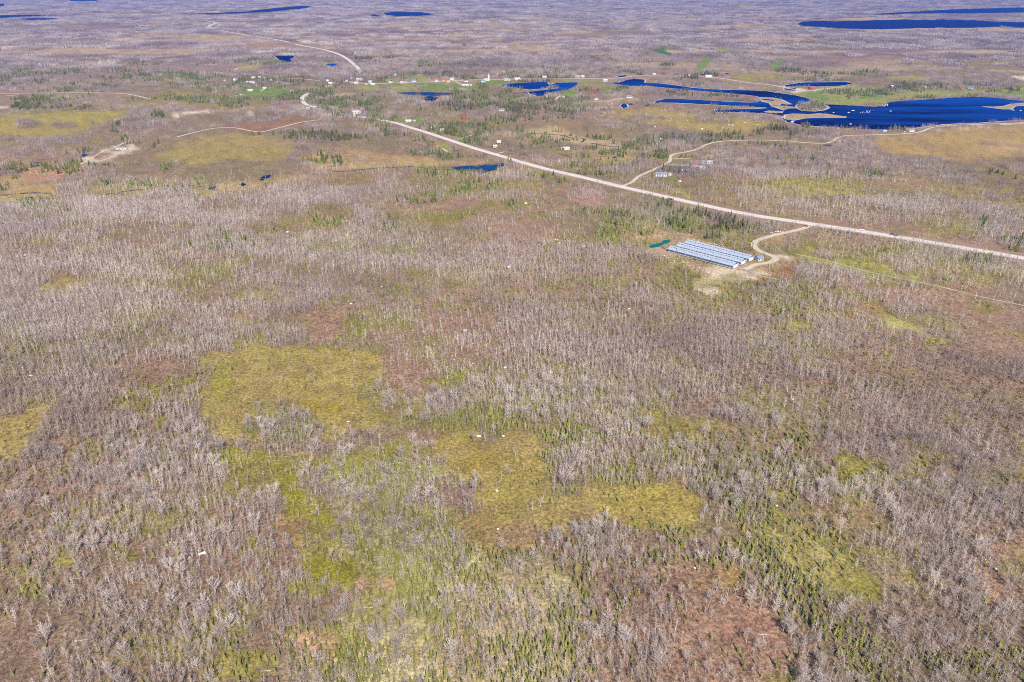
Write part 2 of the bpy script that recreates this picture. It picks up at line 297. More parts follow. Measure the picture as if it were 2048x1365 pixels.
# evergreen groves of the village and beyond
for (x, y, rx, ry, e) in [(935,262,48,16,1.),(905,258,30,14,.9),(970,255,24,10,.8),(870,266,24,8,.7),(950,286,14,6,.9),(985,252,20,8,.7),(760,252,18,14,.8),(790,242,12,6,.6),
                          (640,205,40,10,.5),(680,213,40,8,.5),(620,186,12,6,.9),(596,192,12,8,1.),(470,176,30,7,.9),(540,172,60,8,.5),(500,160,50,6,.45),(430,178,30,10,.4),
                          (280,156,40,5,.8),(200,158,60,4,.5),(30,140,40,3,.9),(80,166,30,4,.5),(120,142,60,3,.6),(220,140,80,3,.35),(380,154,30,5,.9),(330,156,30,5,.7),(250,142,60,3,.4),(850,128,20,8,.6),(870,150,60,5,.6),
                          (930,155,30,5,.7),(820,150,60,5,.5),(965,175,16,8,.8),(1000,180,40,8,.5),(940,190,60,10,.6),(1010,195,40,10,.5),(1070,205,40,10,.5),(1085,235,30,8,.3),(1040,266,8,6,1.),(1100,268,30,5,.5),
                          (1060,290,60,14,.35),(1290,310,14,5,.9),(1360,186,40,5,.9),(1440,190,40,6,.6),(1240,178,12,5,.9),(1620,212,20,8,.6),(1580,178,20,4,.4),(1420,152,20,6,.8),(1380,156,30,5,.6),
                          (1750,188,50,5,.9),(1700,192,10,5,.9),(1800,180,30,6,.8),(1840,184,20,4,.6),(1500,268,80,5,.5),(1440,268,30,5,.6),(1620,292,40,5,.4),(1480,292,60,5,.3),(1390,300,20,4,.4),
                          (630,318,24,7,.7),(670,322,12,6,.8),(200,250,20,10,.4),(230,260,20,10,.5),(165,300,30,5,.8),(255,282,16,5,.8),(310,232,12,4,1.),(370,232,20,4,.3),(380,220,0.1,0.1,0),
                          (1160,347,14,5,.9),(1140,345,8,4,.9),(1020,322,8,6,.9),(1960,440,10,14,.5),(1900,300,0.1,0.1,0),(470,210,40,7,.5),(520,203,20,4,.6),(740,215,40,8,.6),(700,240,30,6,.4),(770,262,16,8,.7),(745,245,20,10,1.),(905,262,60,18,.9),(950,262,50,16,1.),(700,205,70,8,.6),(660,190,30,6,.6),(1100,225,60,14,.4),(1050,215,60,10,.5),(900,215,60,10,.45),(960,205,50,8,.55),(1110,275,60,8,.5),(1180,310,30,6,.4),(1430,470,0.1,0.1,0),(1550,272,60,5,.6),(640,170,30,5,.5),(560,160,60,6,.5),(450,200,50,8,.5),(380,175,50,8,.4),(1680,186,40,5,.5),(1900,178,80,4,.4),(2000,182,40,4,.6)]:
    paint(ell(x, y, rx, ry), (4,2), None, T=.35, E=e)

# ---------------------------------------------------------------- surveyed lines and outlines
HIGHWAY = [(2600,608),(2400,575),(2200,542),(2048,517),(1900,492),(1800,475.5),(1700,460),(1610,446.5),(1500,430),(1400,409.5),(1300,387),(1240,373.5),(1160,354),(1100,340.5),(1050,327),(1000,312),
           (950,297.5),(900,281),(850,264.5),(820,255.5),(795,247.5),(765,241),(735,236),(700,231),(660,224),(630,215.5),(612,209),(604,201),(606,194),(620,186),(645,176),(690,163),(712,150),(718,140),(708,129),(694,118),(680,110),(660,103),(640,98),(600,91),(560,81),(500,72),(450,63),(412,56)]
FARROAD = [(412,56),(424,50),(431,45.5),(408,42)]
SIDE = [(1238,374.5),(1262,366),(1278,353),(1300,343),(1330,329),(1340,322),(1341,313),(1352,308),(1380,303),(1400,296.5),(1412,290),(1440,283.5),(1500,281),(1560,282),(1620,286.5),(1650,287),(1665,283),(1675,276),(1692,272),(1740,270.5),(1800,268.5),(1832,266),(1848,262),(1860,257),(1884,253),(1930,250.5),(2000,248),(2100,244),(2220,240)]
DRIVE = [(1626,449),(1608,457),(1580,464),(1545,472),(1516,481),(1508,489),(1513,499),(1530,507),(1546,513),(1551,519),(1538,526),(1512,530),(1490,540)]
LEFTROAD = [(-170,192),(0,188),(60,187),(150,186),(230,187),(265,190.5),(302,199)]
LEFTROAD2 = [(-170,200),(0,193),(40,189.5)]
PATH = [(352,275),(420,258.5),(465,256),(500,262),(525,264),(560,255.5),(600,245.5),(640,240)]
VILLAGE = [(690,163),(740,168),(800,166),(870,164),(945,160.5),(1000,159.5),(1050,158.5),(1110,158.5),(1170,157.5),(1230,157),(1262,153),(1290,152.3),(1345,153),(1400,153.5),(1440,157),(1500,166),(1545,171),(1575,177),(1610,182),(1650,178),(1690,174)]
TRACKS = [[(1590,508),(1660,524),(1740,545),(1800,558),(1880,574),(1960,594),(2048,612),(2200,645)], [(190,325),(220,316),(250,301),(270,291)], [(160,330),(205,304),(228,296),(248,286)],
          [(1345,318),(1380,318)], [(1330,331),(1345,330),(1375,332)], [(1480,548),(1520,553),(1560,560)], [(908,279),(925,277),(945,270)], [(885,297),(895,304),(905,305)],
          [(905,160),(920,168),(925,171)], [(1176,203),(1210,203),(1240,198),(1262,195)], [(520,184),(530,178),(548,176)], [(470,141),(478,136),(500,133)], [(984,310),(1010,304)],
          [(1130,196),(1122,192),(1110,200)], [(2000,250),(2048,248)], [(1600,165),(1700,164)], [(575,158),(600,158),(640,162)]]
LAKE = [(998,171),(1030,167),(1060,165),(1094,164),(1097,169),(1102,170),(1110,166),(1140,165),(1200,167),(1240,165),(1250,161),(1264,159),(1266,157),(1290,160),(1289,166),(1320,167.5),(1350,171),(1390,176.5),(1420,178.5),(1450,180),
        (1500,181),(1530,182.5),(1560,186.5),(1590,191),(1620,198.5),(1636,205),(1650,208),(1700,211),(1740,213),(1772,213),(1765,208),(1776,203.5),(1800,201.5),(1850,200),(1900,195.5),(1950,194),(2000,196.5),(2030,200.5),(2048,203),(2120,205),(2220,206),
        (2220,232),(2100,236),(2048,240),(2000,243),(1960,246),(1925,247),(1890,249),(1860,252),(1835,256),(1800,259),(1765,260),(1720,258),(1690,256),(1650,254.5),(1620,252.5),(1600,250),(1574,244.5),
        (1564,238),(1570,233),(1550,230),(1530,227.5),(1505,226),(1480,225),(1432,225),(1430,220),(1480,218.5),(1515,218),(1535,216.8),(1530,215.5),(1500,214),(1460,212),(1420,209.5),(1380,207.5),(1345,206),(1340,206),(1322,205),(1308,207),(1312,203),(1330,198),(1345,198),
        (1380,199.5),(1420,201.5),(1460,204),(1500,206),(1516,204.5),(1523,200),(1523,196.5),(1514,193),(1490,190),(1450,186.5),(1410,183.5),(1380,181),(1340,177),(1300,172.5),(1260,172),(1240,171),(1180,168.5),(1152,170),(1149,177.5),(1125,182),(1100,186),(1086,192),(1074,193),(1060,188),(1056,184),(1085,181),(1119,176.5),(1110,174),(1090,177),(1060,180),(1045,178),(1020,175)]
ISLANDS = [
    ('wooded island', [(1594,213),(1600,208),(1614,205.5),(1636,205.5),(1648,210),(1656,216),(1645,220.5),(1628,223),(1606,222),(1595,218)], .6, .6),
    ('spit', [(1519,195.5),(1545,196.5),(1562,200),(1576,206.5),(1583,209),(1572,209),(1560,207.5),(1556,211),(1545,211.5),(1540,206.5),(1526,203.5),(1526,200.5),(1548,203),(1550,200),(1522,197.5)], .12, 0),
    ('spit', [(1543,212.5),(1560,212),(1590,214.5),(1593,217),(1575,217.5),(1568,221),(1556,216)], .1, 0),
    ('spit', [(1530,224),(1538,222),(1566,223.5),(1562,226),(1540,226)], .05, 0),
    ('spit', [(1572,230),(1586,228),(1620,229),(1640,228),(1660,229.5),(1692,234),(1690,235.5),(1660,236),(1634,235),(1610,237),(1585,241),(1570,238.5)], .15, .1),
    ('spit', [(1966,213.6),(1990,214.5),(2008,213),(2024,208),(2048,206.5),(2120,207),(2120,213),(2048,211.5),(2030,213),(2020,219),(2004,218.5),(1985,216.2)], .05, 0)]
PONDS = [  # outline, colour key, name, label
    ([(1568,171),(1600,166),(1625,163.5),(1690,163.5),(1706,168),(1680,172),(1640,173.5),(1600,172),(1572,174)], 'lake', 'pond', 'blue pond seen through bare trees behind the red roofed house'),
    ([(1568,176),(1592,177),(1591,182),(1570,181)], 'lake', 'pond', 'small square blue pool beside the causeway left of the red roofed house'),
    ([(1231,152.5),(1250,151),(1262,153),(1260,155),(1240,155)], 'lake', 'pond', 'narrow dark blue pond just above the river bend'),
    ([(1427,144),(1450,144.5),(1478,149),(1470,151.5),(1446,149)], 'lake', 'pond', 'thin dark blue pond below the small green hayfields'),
    ([(1148,149.5),(1165,148.5),(1179,151),(1160,152.3)], 'lake', 'pond', 'thin dark pond behind the long white house in the village'),
    ([(784,186),(830,184.5),(860,184.5),(905,186.5),(902,190),(884,191),(870,193),(878,198),(862,204),(846,203),(848,196),(856,192),(820,190.5)], 'marsh', 'pond', 'blue pond with drowned shrubs below the village pastures'),
    ([(548,112),(585,111.5),(590,114),(580,118),(592,127),(576,127),(560,121)], 'lake', 'pond', 'small blue pond among bare woods left of the far highway'),
    ([(652,128.5),(677,127.5),(670,134),(655,134)], 'lake', 'pond', 'tiny blue pond beside the far highway bend'),
    ([(-170,29),(0,31),(60,30),(112,30.5),(70,33.5),(30,34),(0,37),(-170,38)], 'far', 'lake', 'distant dark lake at the left edge near the top'),
    ([(34,38.5),(60,36.5),(118,37),(100,39.5),(60,40.5)], 'far', 'lake', 'thin distant lake just below the left edge lake'),
    ([(-170,6),(-40,7),(8,7.5),(8,13),(-40,14),(-170,15)], 'far', 'lake', 'bright blue distant lake touching the top left corner'),
    ([(128,-6),(215,-6),(196,2.5),(142,2.8)], 'far', 'lake', 'blue distant lake cut by the top edge'),
    ([(358,28),(430,26.5),(500,22),(560,15.5),(600,12.5),(624,12.3),(610,18),(570,22.5),(520,25),(440,28.5),(370,29.5)], 'far', 'lake', 'long distant lake with a wooded point above the far highway'),
    ([(766,26),(790,23.5),(812,24),(845,25),(872,29),(835,32),(792,33),(774,31)], 'far', 'lake', 'dark oval lake high in the centre of the plain'),
    ([(732,30.5),(750,29),(762,31),(748,33)], 'far', 'lake', 'tiny dark lake left of the dark oval lake'),
    ([(1593,48),(1605,43.5),(1640,41.5),(1700,42.5),(1760,40.5),(1830,38.5),(1900,39.5),(1990,42.5),(2048,44),(2220,45),(2220,57),(2048,55.5),(2000,54),(1950,56),(1850,57),(1760,59),(1700,58),(1640,54.5),(1600,52)], 'far', 'lake', 'large dark blue distant lake at the upper right'),
    ([(1742,28.5),(1800,25),(1850,22.5),(1900,19.5),(1960,17.5),(2048,15.5),(2220,14),(2220,26),(2048,25),(1960,27),(1860,27),(1790,29)], 'far', 'lake', 'narrow dark blue lake behind the large upper right one'),
    ([(903,335),(930,332),(960,330.5),(1005,326),(1011,330),(988,341),(966,346.5),(940,341.5),(912,342)], 'marsh', 'pond', 'patchy blue marsh pond left of the highway'),
    ([(1298,493),(1305,489),(1322,486),(1328,481),(1340,479.5),(1341,484),(1326,490),(1316,494),(1301,496)], 'teal', 'pond', 'teal green pond at the upper left end of the long barns'),
    ([(1216,316),(1232,313),(1230,316.5),(1222,318)], 'marsh', 'pond', 'small dark pool in the tan marsh left of the gravel road'),
    ([(160,315),(164,308),(174,307),(175,310),(168,315)], 'marsh', 'pond', 'small blue pond beside the sandy clearing at left'),
    ([(194,248),(204,245),(209,246),(206,249),(196,250)], 'marsh', 'pond', 'tiny blue pool in the yellow meadow at left'),
    ([(62,326),(72,324),(82,326),(74,328)], 'marsh', 'pond', 'tiny dark pool above the boulder slope at left'),
    ([(50,397),(60,394.5),(70,395),(64,400.5),(54,400)], 'marsh', 'pond', 'dark pool in the straw marsh at the left edge'),
    ([(415,378),(424,373.5),(433,374),(428,380),(420,381)], 'marsh', 'pond', 'small blue pool below the winding stream at left'),
    ([(478,370),(484,365.5),(492,370),(486,373)], 'marsh', 'pond', 'small dark pool right of the winding stream'),
    ([(516,360),(526,353),(540,348.5),(544,352),(532,358),(522,362)], 'marsh', 'pond', 'broken blue pool at the end of the straw marsh'),
    ([(1240,213),(1245,208),(1253,209),(1256,215),(1247,217)], 'lake', 'pond', 'dark blue pool in the marsh below the blue and white house'),
    ([(1186,222.5),(1190,220.5),(1197,221),(1194,224)], 'marsh', 'pond', 'leftmost tiny pool of the river marsh'),
    ([(1199,220),(1206,217.5),(1213,219.5),(1205,221)], 'marsh', 'pond', 'second tiny pool of the river marsh'),
    ([(1257,208.5),(1262,206.5),(1268,209),(1262,210)], 'marsh', 'pond', 'little pool between the two larger marsh pools'),
    ([(1290,211),(1296,209),(1301,209.5),(1295,212.5)], 'marsh', 'pond', 'tiny pool left of the long channel'),
    ([(1846,187),(1880,186),(1936,187),(1950,188.5),(1900,189),(1850,188.8)], 'teal', 'pond', 'narrow dark green farm pond above the lake shore'),
    ([(498,194),(520,192.8),(548,193.5),(546,195),(505,195.6)], 'marsh', 'pond', 'narrow dark pond between the village lawns'),
    ([(1645,290),(1656,288.5),(1668,291),(1655,292.5)], 'marsh', 'pond', 'small shaded pool under the gravel road bend'),
]
STREAMS = [([(-170,396),(0,391),(30,388.5),(60,386.5),(100,387)], 4.0, 'stream crossing the straw marsh at the left edge'),
           ([(195,392),(240,385),(290,378),(330,371.5),(370,370),(400,373.5),(430,369)], 3.0, 'narrow winding stream through the brown heath at left'),
           ([(655,342),(690,343),(720,340),(760,336.5),(800,335),(830,334),(870,340),(906,339)], 3.0, 'thin dark stream running into the patchy marsh pond'),
           ([(1056,267.5),(1085,268),(1105,269.5),(1130,272),(1139,276),(1160,277),(1169,279),(1163,285)], 3.5, 'dark meandering brook in the tan marsh'),
           ([(1183,287),(1200,290),(1225,294),(1241,292)], 3.5, 'dark brook curving below the tan marsh'),
           ([(1116,308),(1128,310),(1144,316)], 3.0, 'short dark brook near the highway marsh'),
           ([(1190,312.5),(1205,313),(1217,315)], 3.0, 'dark brook feeding the small marsh pool'),
           ([(1000,189),(1030,187.5),(1056,185)], 7, 'narrow dark backwater leading west from the river')]

def cleared(line, half_px):
    paint(ribbon_px(line, half_px * 2), (0, 0), BRN, blk=True)
def band(line, wa, wb, **k):                       # wa near (large v) / wb far
    L = []
    for i in range(len(line) - 1):
        (xa, ya), (xb, yb) = line[i], line[i + 1]
        va = max(0, min(1, (ya - 60) / 450)); vb = max(0, min(1, (yb - 60) / 450))
        paint(ribbon_px([(xa, ya), (xb, yb)], wb + (wa - wb) * va, wb + (wa - wb) * vb), **k)
band(HIGHWAY, 22, 5, bl=(1, 1), flt=True)
HW_OPEN = [HIGHWAY[:21], [(614,210),(604,201),(606,194),(616,187)], [(718,139),(708,129),(694,118),(680,110),(660,103),(640,98),(600,91),(560,81),(500,72),(450,63)]]
for L in HW_OPEN: band(L, 20, 4, bl=(1, 1), col=(.22, .15, .10), T=.05, E=.02)
band([(765,243),(735,238),(700,233),(660,227),(630,217)], 8, 8, bl=(1, 1), T=1., E=.6); band([(628,186),(645,179),(690,166),(712,152),(718,144)], 6, 6, bl=(1, 1), T=1., E=.6)
for L in HW_OPEN: band(L, 13, 3.4, bl=(0, 0), blk=True)
band(FARROAD, 3, 4, bl=(0, 0), blk=True)
band(SIDE, 9, 4, bl=(1, 1), col=(.21, .15, .09), T=.05, E=.02, flt=True)
band(SIDE, 8, 2.5, bl=(0, 0), blk=True)
band(DRIVE, 16, 6, bl=(1, 1), col=(.24, .17, .09), T=.03, flt=True)
band(DRIVE, 10, 6, bl=(0, 0), blk=True)
for L in (LEFTROAD, LEFTROAD2, PATH, VILLAGE): band(L, 5, 3, bl=(0, 0), T=.0, blk=True); band(L, 14, 8, bl=(2, 1), flt=True)
for L in TRACKS: band(L, 5, 3, bl=(0, 0), T=.0, blk=True); band(L, 14, 6, bl=(2, 1), flt=True)
paint(LAKE, (0, 0), blk=True)
paint(LAKE, (12, 4), flt=True)
for p, k, n, l in PONDS:
    paint(p, (1, 1), blk=True); paint(p, (10, 3), flt=True)
for p, w, l in STREAMS: band(p, 5, 3, bl=(0, 0), blk=True); band(p, 14, 8, bl=(4, 1), flt=True)
for n, p, T, E in ISLANDS:
    m, s = poly_mask(p); BLK[s] = np.where(m > .5, 0, BLK[s]); paint(p, (0, 0), (.24, .18, .12), T=T, E=E)
paint([(1575,251),(1650,256),(1765,261),(1835,257),(1890,250),(2048,243),(2048,247),(1890,254),(1850,259),(1765,268),(1650,266),(1570,256)], (2,1), MAUVE, T=.9, E=.02)

ISL = np.zeros((PH, PW), np.float32)
for p in [ISLANDS[0][1], [(1325,179),(1400,184),(1500,193),(1516,202),(1400,200),(1325,197)], [(1600,246),(1700,252),(1765,256),(1835,251),(1890,245),(2048,240),(2048,250),(1890,256),(1850,260),(1765,266),(1650,264),(1590,254)],
          [(1290,150),(1420,168),(1500,178),(1590,188),(1600,180),(1500,165),(1400,155)], [(1640,206),(1700,206),(1772,204),(1772,214),(1700,213),(1640,210)], [(1000,176),(1060,180),(1120,176),(1120,170),(1000,172)]]:
    m, s = poly_mask(p); ISL[s] = np.maximum(ISL[s], m)
def isl(X, Y): u, v = to_px(X, Y); return samp(ISL, u, v) > .5
def samp(A, u, v):
    x = np.clip(u + OX, 0, PW - 1.01); y = np.clip(v + OY, 0, PH - 1.01)
    ix = x.astype(int); iy = y.astype(int)
    return A[iy, ix]
def inside_map(u, v):
    return ((u + OX > 0) & (u + OX < PW - 1) & (v + OY > 0) & (v + OY < PH - 1)).astype(float)

def cover(X, Y):
    """ground colour, bare tree density, evergreen density, blocked, at world points"""
    X = np.asarray(X, float); Y = np.asarray(Y, float)
    u, v = to_px(X, Y)
    D = np.hypot(X, Y) + 1
    lr = np.log(D) * 22; th = np.arctan2(X, np.maximum(Y, 1e-3)) * 22
    amp = np.clip((v - 60) / 500, .12, 1.0)
    wu = u + (fbm(th * 1.2, lr * 1.2, 5, 4) - .5) * 84 * amp + (vnoise(X / 4, Y / 4, 9) - .5) * 8 * amp
    wv = v + (fbm(th * 1.2 + 50, lr * 1.2, 6, 4) - .5) * 52 * amp + (vnoise(X / 4, Y / 4, 19) - .5) * 4 * amp
    ins = inside_map(wu, wv)
    big = fbm(X / 420, Y / 420, 31, 5); mid = fbm(X / 90, Y / 90, 41, 5); sm = fbm(X / 22, Y / 22, 51, 4)
    # default cover
    base = np.array(BRN)[None] * (0.85 + 0.5 * sm[:, None])
    def mix(a, c, m): return a * (1 - m[:, None]) + np.array(c)[None] * m[:, None]
    base = mix(base, MAUVE, sstep(.45, .6, mid) * .6)
    base = mix(base, (.20, .155, .05), sstep(.54, .68, fbm(X / 150, Y / 150, 61, 5)) * .85)
    base = mix(base, RED, sstep(.56, .70, fbm(X / 130, Y / 130, 71, 5)) * .7)
    er = fbm(X / 13, Y / 13, 141, 3) + .35 * (vnoise(X / 3, Y / 3, 142) - .5)
    def dis(q): return np.clip(q + (er - .5) * 1.25 * 4 * q * (1 - q), 0, 1)
    a = dis(samp(CA, wu, wv)) * ins
    pc = samp(COL, wu, wv)
    pc = pc / np.maximum(samp(CA, wu, wv), 1e-3)[:, None]
    pc = np.where(a[:, None] > .02, pc, base)
    col = base * (1 - a[:, None]) + pc * a[:, None]
    # patchy detail inside every region
    n1 = fbm(X / 30, Y / 30, 81, 4); n2 = fbm(X / 9, Y / 9, 91, 3); n3 = fbm(X / 60 + 7, Y / 60, 101, 4)
    fm = (1 - a) * sstep(1500, 3000, D)
    col = mix(col, (.30, .22, .13), sstep(.56, .62, fbm(X / 500, Y / 260, 171, 5)) * fm * .9)
    col = mix(col, (.13, .09, .09), sstep(.54, .64, fbm(X / 700 + 5, Y / 300, 181, 5)) * fm * .8)
    lawnish = (pc[:, 1] > pc[:, 0] * 1.02).astype(float) * a
    k = (1 - lawnish)
    far = sstep(1500, 4000, D)
    isbog = np.clip((pc[:, 1] / np.maximum(pc[:, 2], 1e-3) - 2.6), 0, 1) * a * k
    col = mix(col, (.160, .142, .030), sstep(.54, .66, n1) * .6 * k * (1 - isbog) * (1 - far * .7) * sstep(300, 500, v))
    col = mix(col, (.20, .125, .09), sstep(.56, .70, n3) * .45 * k * (1 - isbog))
    col = mix(col, (.20, .145, .085), sstep(.48, .64, fbm(X / 34 + 3, Y / 15, 151, 4)) * .35 * isbog)
    col = mix(col, (.25, .20, .065), sstep(.54, .68, fbm(X / 45 + 9, Y / 25, 161, 3)) * .6 * isbog)
    rim = np.clip(4 * a * (1 - a), 0, 1) * isbog
    col = mix(col, (.13, .13, .016), rim * .6)
    col = col * (0.74 + 0.52 * n2)[:, None]
    huge = fbm(X / 900, Y / 420, 33, 5)
    T0 = np.clip(.52 + (mid - .5) * 2.6 * (1 - far) + (big - .5) * 2.2 + .06 + (huge - .5) * 2.6 * far + far * .22, .05, 1.)
    ta0 = samp(TA, wu, wv); ta = dis(ta0) * ins; T = T0 * (1 - ta) + samp(TT, wu, wv) / np.maximum(ta0, 1e-3) * ta
    E0 = np.clip((fbm(X / 110, Y / 110, 111, 5) - .52) * 3.4, 0, .55) * (1 - far * .45)
    ea0 = samp(EA, wu, wv); ea = dis(ea0) * ins; E = E0 * (1 - ea) + samp(EE, wu, wv) / np.maximum(ea0, 1e-3) * ea
    farp = sstep(1800, 3500, D)
    an = sstep(350, 650, D); g1 = sstep(.36, .56, fbm(X / 34, Y / 34, 121, 4)) * (1 - an) + an * sstep(.40, .56, fbm((X - .5 * Y) / 95, (Y + .25 * X) / 38, 125, 5)) * 1.15
    g1 = np.maximum(farp * .9, g1); g2 = sstep(.38, .60, fbm(X / 120, Y / 120, 122, 4))
    T = T * (1 - .93 * sstep(.57, .62, fbm(X / 500, Y / 260, 171, 5)) * (1 - a) * sstep(1500, 3000, D))
    T = T * np.clip(.04 + .95 * g1 + .5 * g2 + .9 * np.clip(T - .62, 0, .4), .08, 1.45)
    E = E * np.clip(.15 + 1.5 * sstep(.38, .58, fbm(X / 20, Y / 20, 131, 3)), 0, 1.6)
    blk = samp(BLK, u, v) * inside_map(u, v)
    return col, T, E, blk

def relief(X, Y):
    X = np.asarray(X, float); Y = np.asarray(Y, float)
    u, v = to_px(X, Y)
    f = 1 - np.clip(samp(FLT, u, v) * inside_map(u, v) * 1.6, 0, 1)
    D = np.hypot(X, Y)
    f = f * sstep(100, 300, D)
    a = 2.2 + 5.0 * sstep(1200, 5000, D)
    h = (fbm(X / 190, Y / 190, 201, 3) - .5) * 2 * a + (fbm(X / 28, Y / 28, 211, 2) - .5) * 1.6 * (1 - .8 * sstep(900, 1500, D))
    h = h + (fbm(X / 1500, Y / 1500, 221, 2) - .5) * 22 * sstep(3000, 6500, D)
    return h * f
def zof(x, y): return float(relief(np.array([x]), np.array([y]))[0])

# ---------------------------------------------------------------- materials
def new_mat(name):
    m = bpy.data.materials.new(name); m.use_nodes = True
    n = m.node_tree; n.nodes.clear()
    o = n.nodes.new('ShaderNodeOutputMaterial'); b = n.nodes.new('ShaderNodeBsdfPrincipled')
    b.inputs['Roughness'].default_value = .85; b.inputs['Specular IOR Level'].default_value = .15
    n.links.new(b.outputs[0], o.inputs[0])
    return m, n, b
def N(n, t, **k):
    x = n.nodes.new(t)
    for a, b in k.items(): setattr(x, a, b)
    return x
def noise_node(n, scale, detail=3, vec=None, rough=.6):
    x = N(n, 'ShaderNodeTexNoise'); x.inputs['Scale'].default_value = scale; x.inputs['Detail'].default_value = detail; x.inputs['Roughness'].default_value = rough
    if vec is None:
        g = N(n, 'ShaderNodeNewGeometry'); vec = g.outputs['Position']
    n.links.new(vec, x.inputs['Vector']); return x
def ramp(n, src, stops):
    r = N(n, 'ShaderNodeValToRGB'); e = r.color_ramp.elements
    while len(e) < len(stops): e.new(.5)
    for el, (p, c) in zip(e, stops): el.position = p; el.color = (*c, 1)
    n.links.new(src, r.inputs[0]); return r
def mixc(n, a, b, f, mode='MIX'):
    x = N(n, 'ShaderNodeMix', data_type='RGBA', blend_type=mode)
    for s, i in ((f, 0), (a, 6), (b, 7)):
        if isinstance(s, (int, float)): x.inputs[i].default_value = s
        elif isinstance(s, tuple): x.inputs[i].default_value = (*s, 1)
        else: n.links.new(s, x.inputs[i])
    return x.outputs[2]

def ground_material():
    m, n, b = new_mat('ground')
    at_ = N(n, 'ShaderNodeAttribute', attribute_name='cover')
    g = N(n, 'ShaderNodeNewGeometry')
    f1 = noise_node(n, .55, 4, g.outputs['Position'], .7)
    f2 = noise_node(n, 1.9, 3, g.outputs['Position'], .7)
    f3 = noise_node(n, .09, 4, g.outputs['Position'], .65)
    r1 = ramp(n, f1.outputs[0], [(.30, (.30, .28, .28)), (.48, (1.0, 1.0, 1.02)), (.66, (1.9, 1.86, 1.85))])
    r2 = ramp(n, f2.outputs[0], [(.33, (.45, .45, .45)), (.5, (1, 1, 1)), (.68, (1.45, 1.42, 1.4))])
    r3 = ramp(n, f3.outputs[0], [(.3, (.85, .80, .82)), (.5, (1, 1, 1)), (.7, (1.15, 1.18, 1.1))])
    c = mixc(n, at_.outputs['Color'], r1.outputs[0], .75, 'MULTIPLY')
    c = mixc(n, c, r2.outputs[0], .8, 'MULTIPLY')
    c = mixc(n, c, r3.outputs[0], .9, 'MULTIPLY')
    n.links.new(c, b.inputs['Base Color'])
    bp = N(n, 'ShaderNodeBump'); bp.inputs['Strength'].default_value = .55; bp.inputs['Distance'].default_value = .5
    n.links.new(f1.outputs[0], bp.inputs['Height']); n.links.new(bp.outputs[0], b.inputs['Normal'])
    b.inputs['Roughness'].default_value = 1; b.inputs['Specular IOR Level'].default_value = .0
    return m
M_GROUND = ground_material()
def rough_material(name, c, var=.25, scale=.4, rough=.9):
    m, n, b = new_mat(name)
    f = noise_node(n, scale, 4)
    r = ramp(n, f.outputs[0], [(.3, tuple(x * (1 - var) for x in c)), (.7, tuple(min(1, x * (1 + var)) for x in c))])
    n.links.new(r.outputs[0], b.inputs['Base Color']); b.inputs['Roughness'].default_value = rough
    return m
def water_material(name, c, c2, patch=None):
    m, n, b = new_mat(name)
    g0 = N(n, 'ShaderNodeNewGeometry'); mp = N(n, 'ShaderNodeMapping'); mp.inputs['Scale'].default_value = (.35, 1.6, 1); n.links.new(g0.outputs['Position'], mp.inputs['Vector'])
    f = noise_node(n, .007, 6, mp.outputs[0], .65)
    f2 = noise_node(n, .05, 4)
    r = ramp(n, f.outputs[0], [(.40, c), (.62, c2)])
    col = r.outputs[0]
    if patch:
        rr = ramp(n, f2.outputs[0], [(.52, (0, 0, 0)), (.56, (1, 1, 1))])
        col = mixc(n, col, patch, rr.outputs[0])
    n.links.new(col, b.inputs['Base Color'])
    b.inputs['Roughness'].default_value = .45; b.inputs['Specular IOR Level'].default_value = .0; b.inputs['IOR'].default_value = 1.04
    w = noise_node(n, .6, 3)
    bp = N(n, 'ShaderNodeBump'); bp.inputs['Strength'].default_value = .2; bp.inputs['Distance'].default_value = .15
    n.links.new(w.outputs[0], bp.inputs['Height']); n.links.new(bp.outputs[0], b.inputs['Normal'])
    return m
M_LAKE = water_material('lake_water', (.0005, .0025, .045), (.002, .042, .24))
M_FAR = water_material('far_lake_water', (.0006, .004, .065), (.001, .010, .12))
M_MARSH = water_material('marsh_water', (.004, .018, .075), (.006, .04, .13), (.10, .09, .06))
M_TEAL = water_material('teal_water', (.006, .10, .12), (.012, .14, .15))
M_STREAM = rough_material('stream_water', (.02, .028, .05), .4, .05, .4)
M_SHORE = rough_material('shore_stones', (.42, .36, .32), .35, .3)
M_ASPH = rough_material('worn_asphalt', (.50, .46, .44), .10, .08)
M_DUST = rough_material('dusty_asphalt', (.40, .355, .32), .12, .08)
M_GRAV = rough_material('gravel', (.43, .37, .29), .18, .25)
M_SHOULDER = rough_material('road_shoulder', (.30, .22, .16), .3, .3)
M_TRACK = rough_material('trodden_soil', (.36, .29, .20), .3, .15)
M_LINE = rough_material('road_paint', (.5, .42, .16), .3, .3)

def twig_material(name, lo, mid, hi, scale=.035):
    m, n, b = new_mat(name)
    oi = N(n, 'ShaderNodeObjectInfo')
    f = noise_node(n, scale, 3)
    a = N(n, 'ShaderNodeMath', operation='MULTIPLY_ADD'); a.inputs[1].default_value = .5
    n.links.new(oi.outputs['Random'], a.inputs[0])
    s = N(n, 'ShaderNodeMath', operation='MULTIPLY'); s.inputs[1].default_value = .5
    n.links.new(f.outputs[0], s.inputs[0]); n.links.new(s.outputs[0], a.inputs[2])
    r = ramp(n, a.outputs[0], [(.12, lo), (.5, mid), (.85, hi)])
    f3 = noise_node(n, .0035, 5, None, .65)
    r3 = ramp(n, f3.outputs[0], [(.38, (.70, .63, .62)), (.48, (.96, .93, .93)), (.58, (1.14, 1.11, 1.08))])
    n.links.new(mixc(n, r.outputs[0], r3.outputs[0], 1.0, 'MULTIPLY'), b.inputs['Base Color'])
    b.inputs['Roughness'].default_value = .95; b.inputs['Specular IOR Level'].default_value = .05
    return m
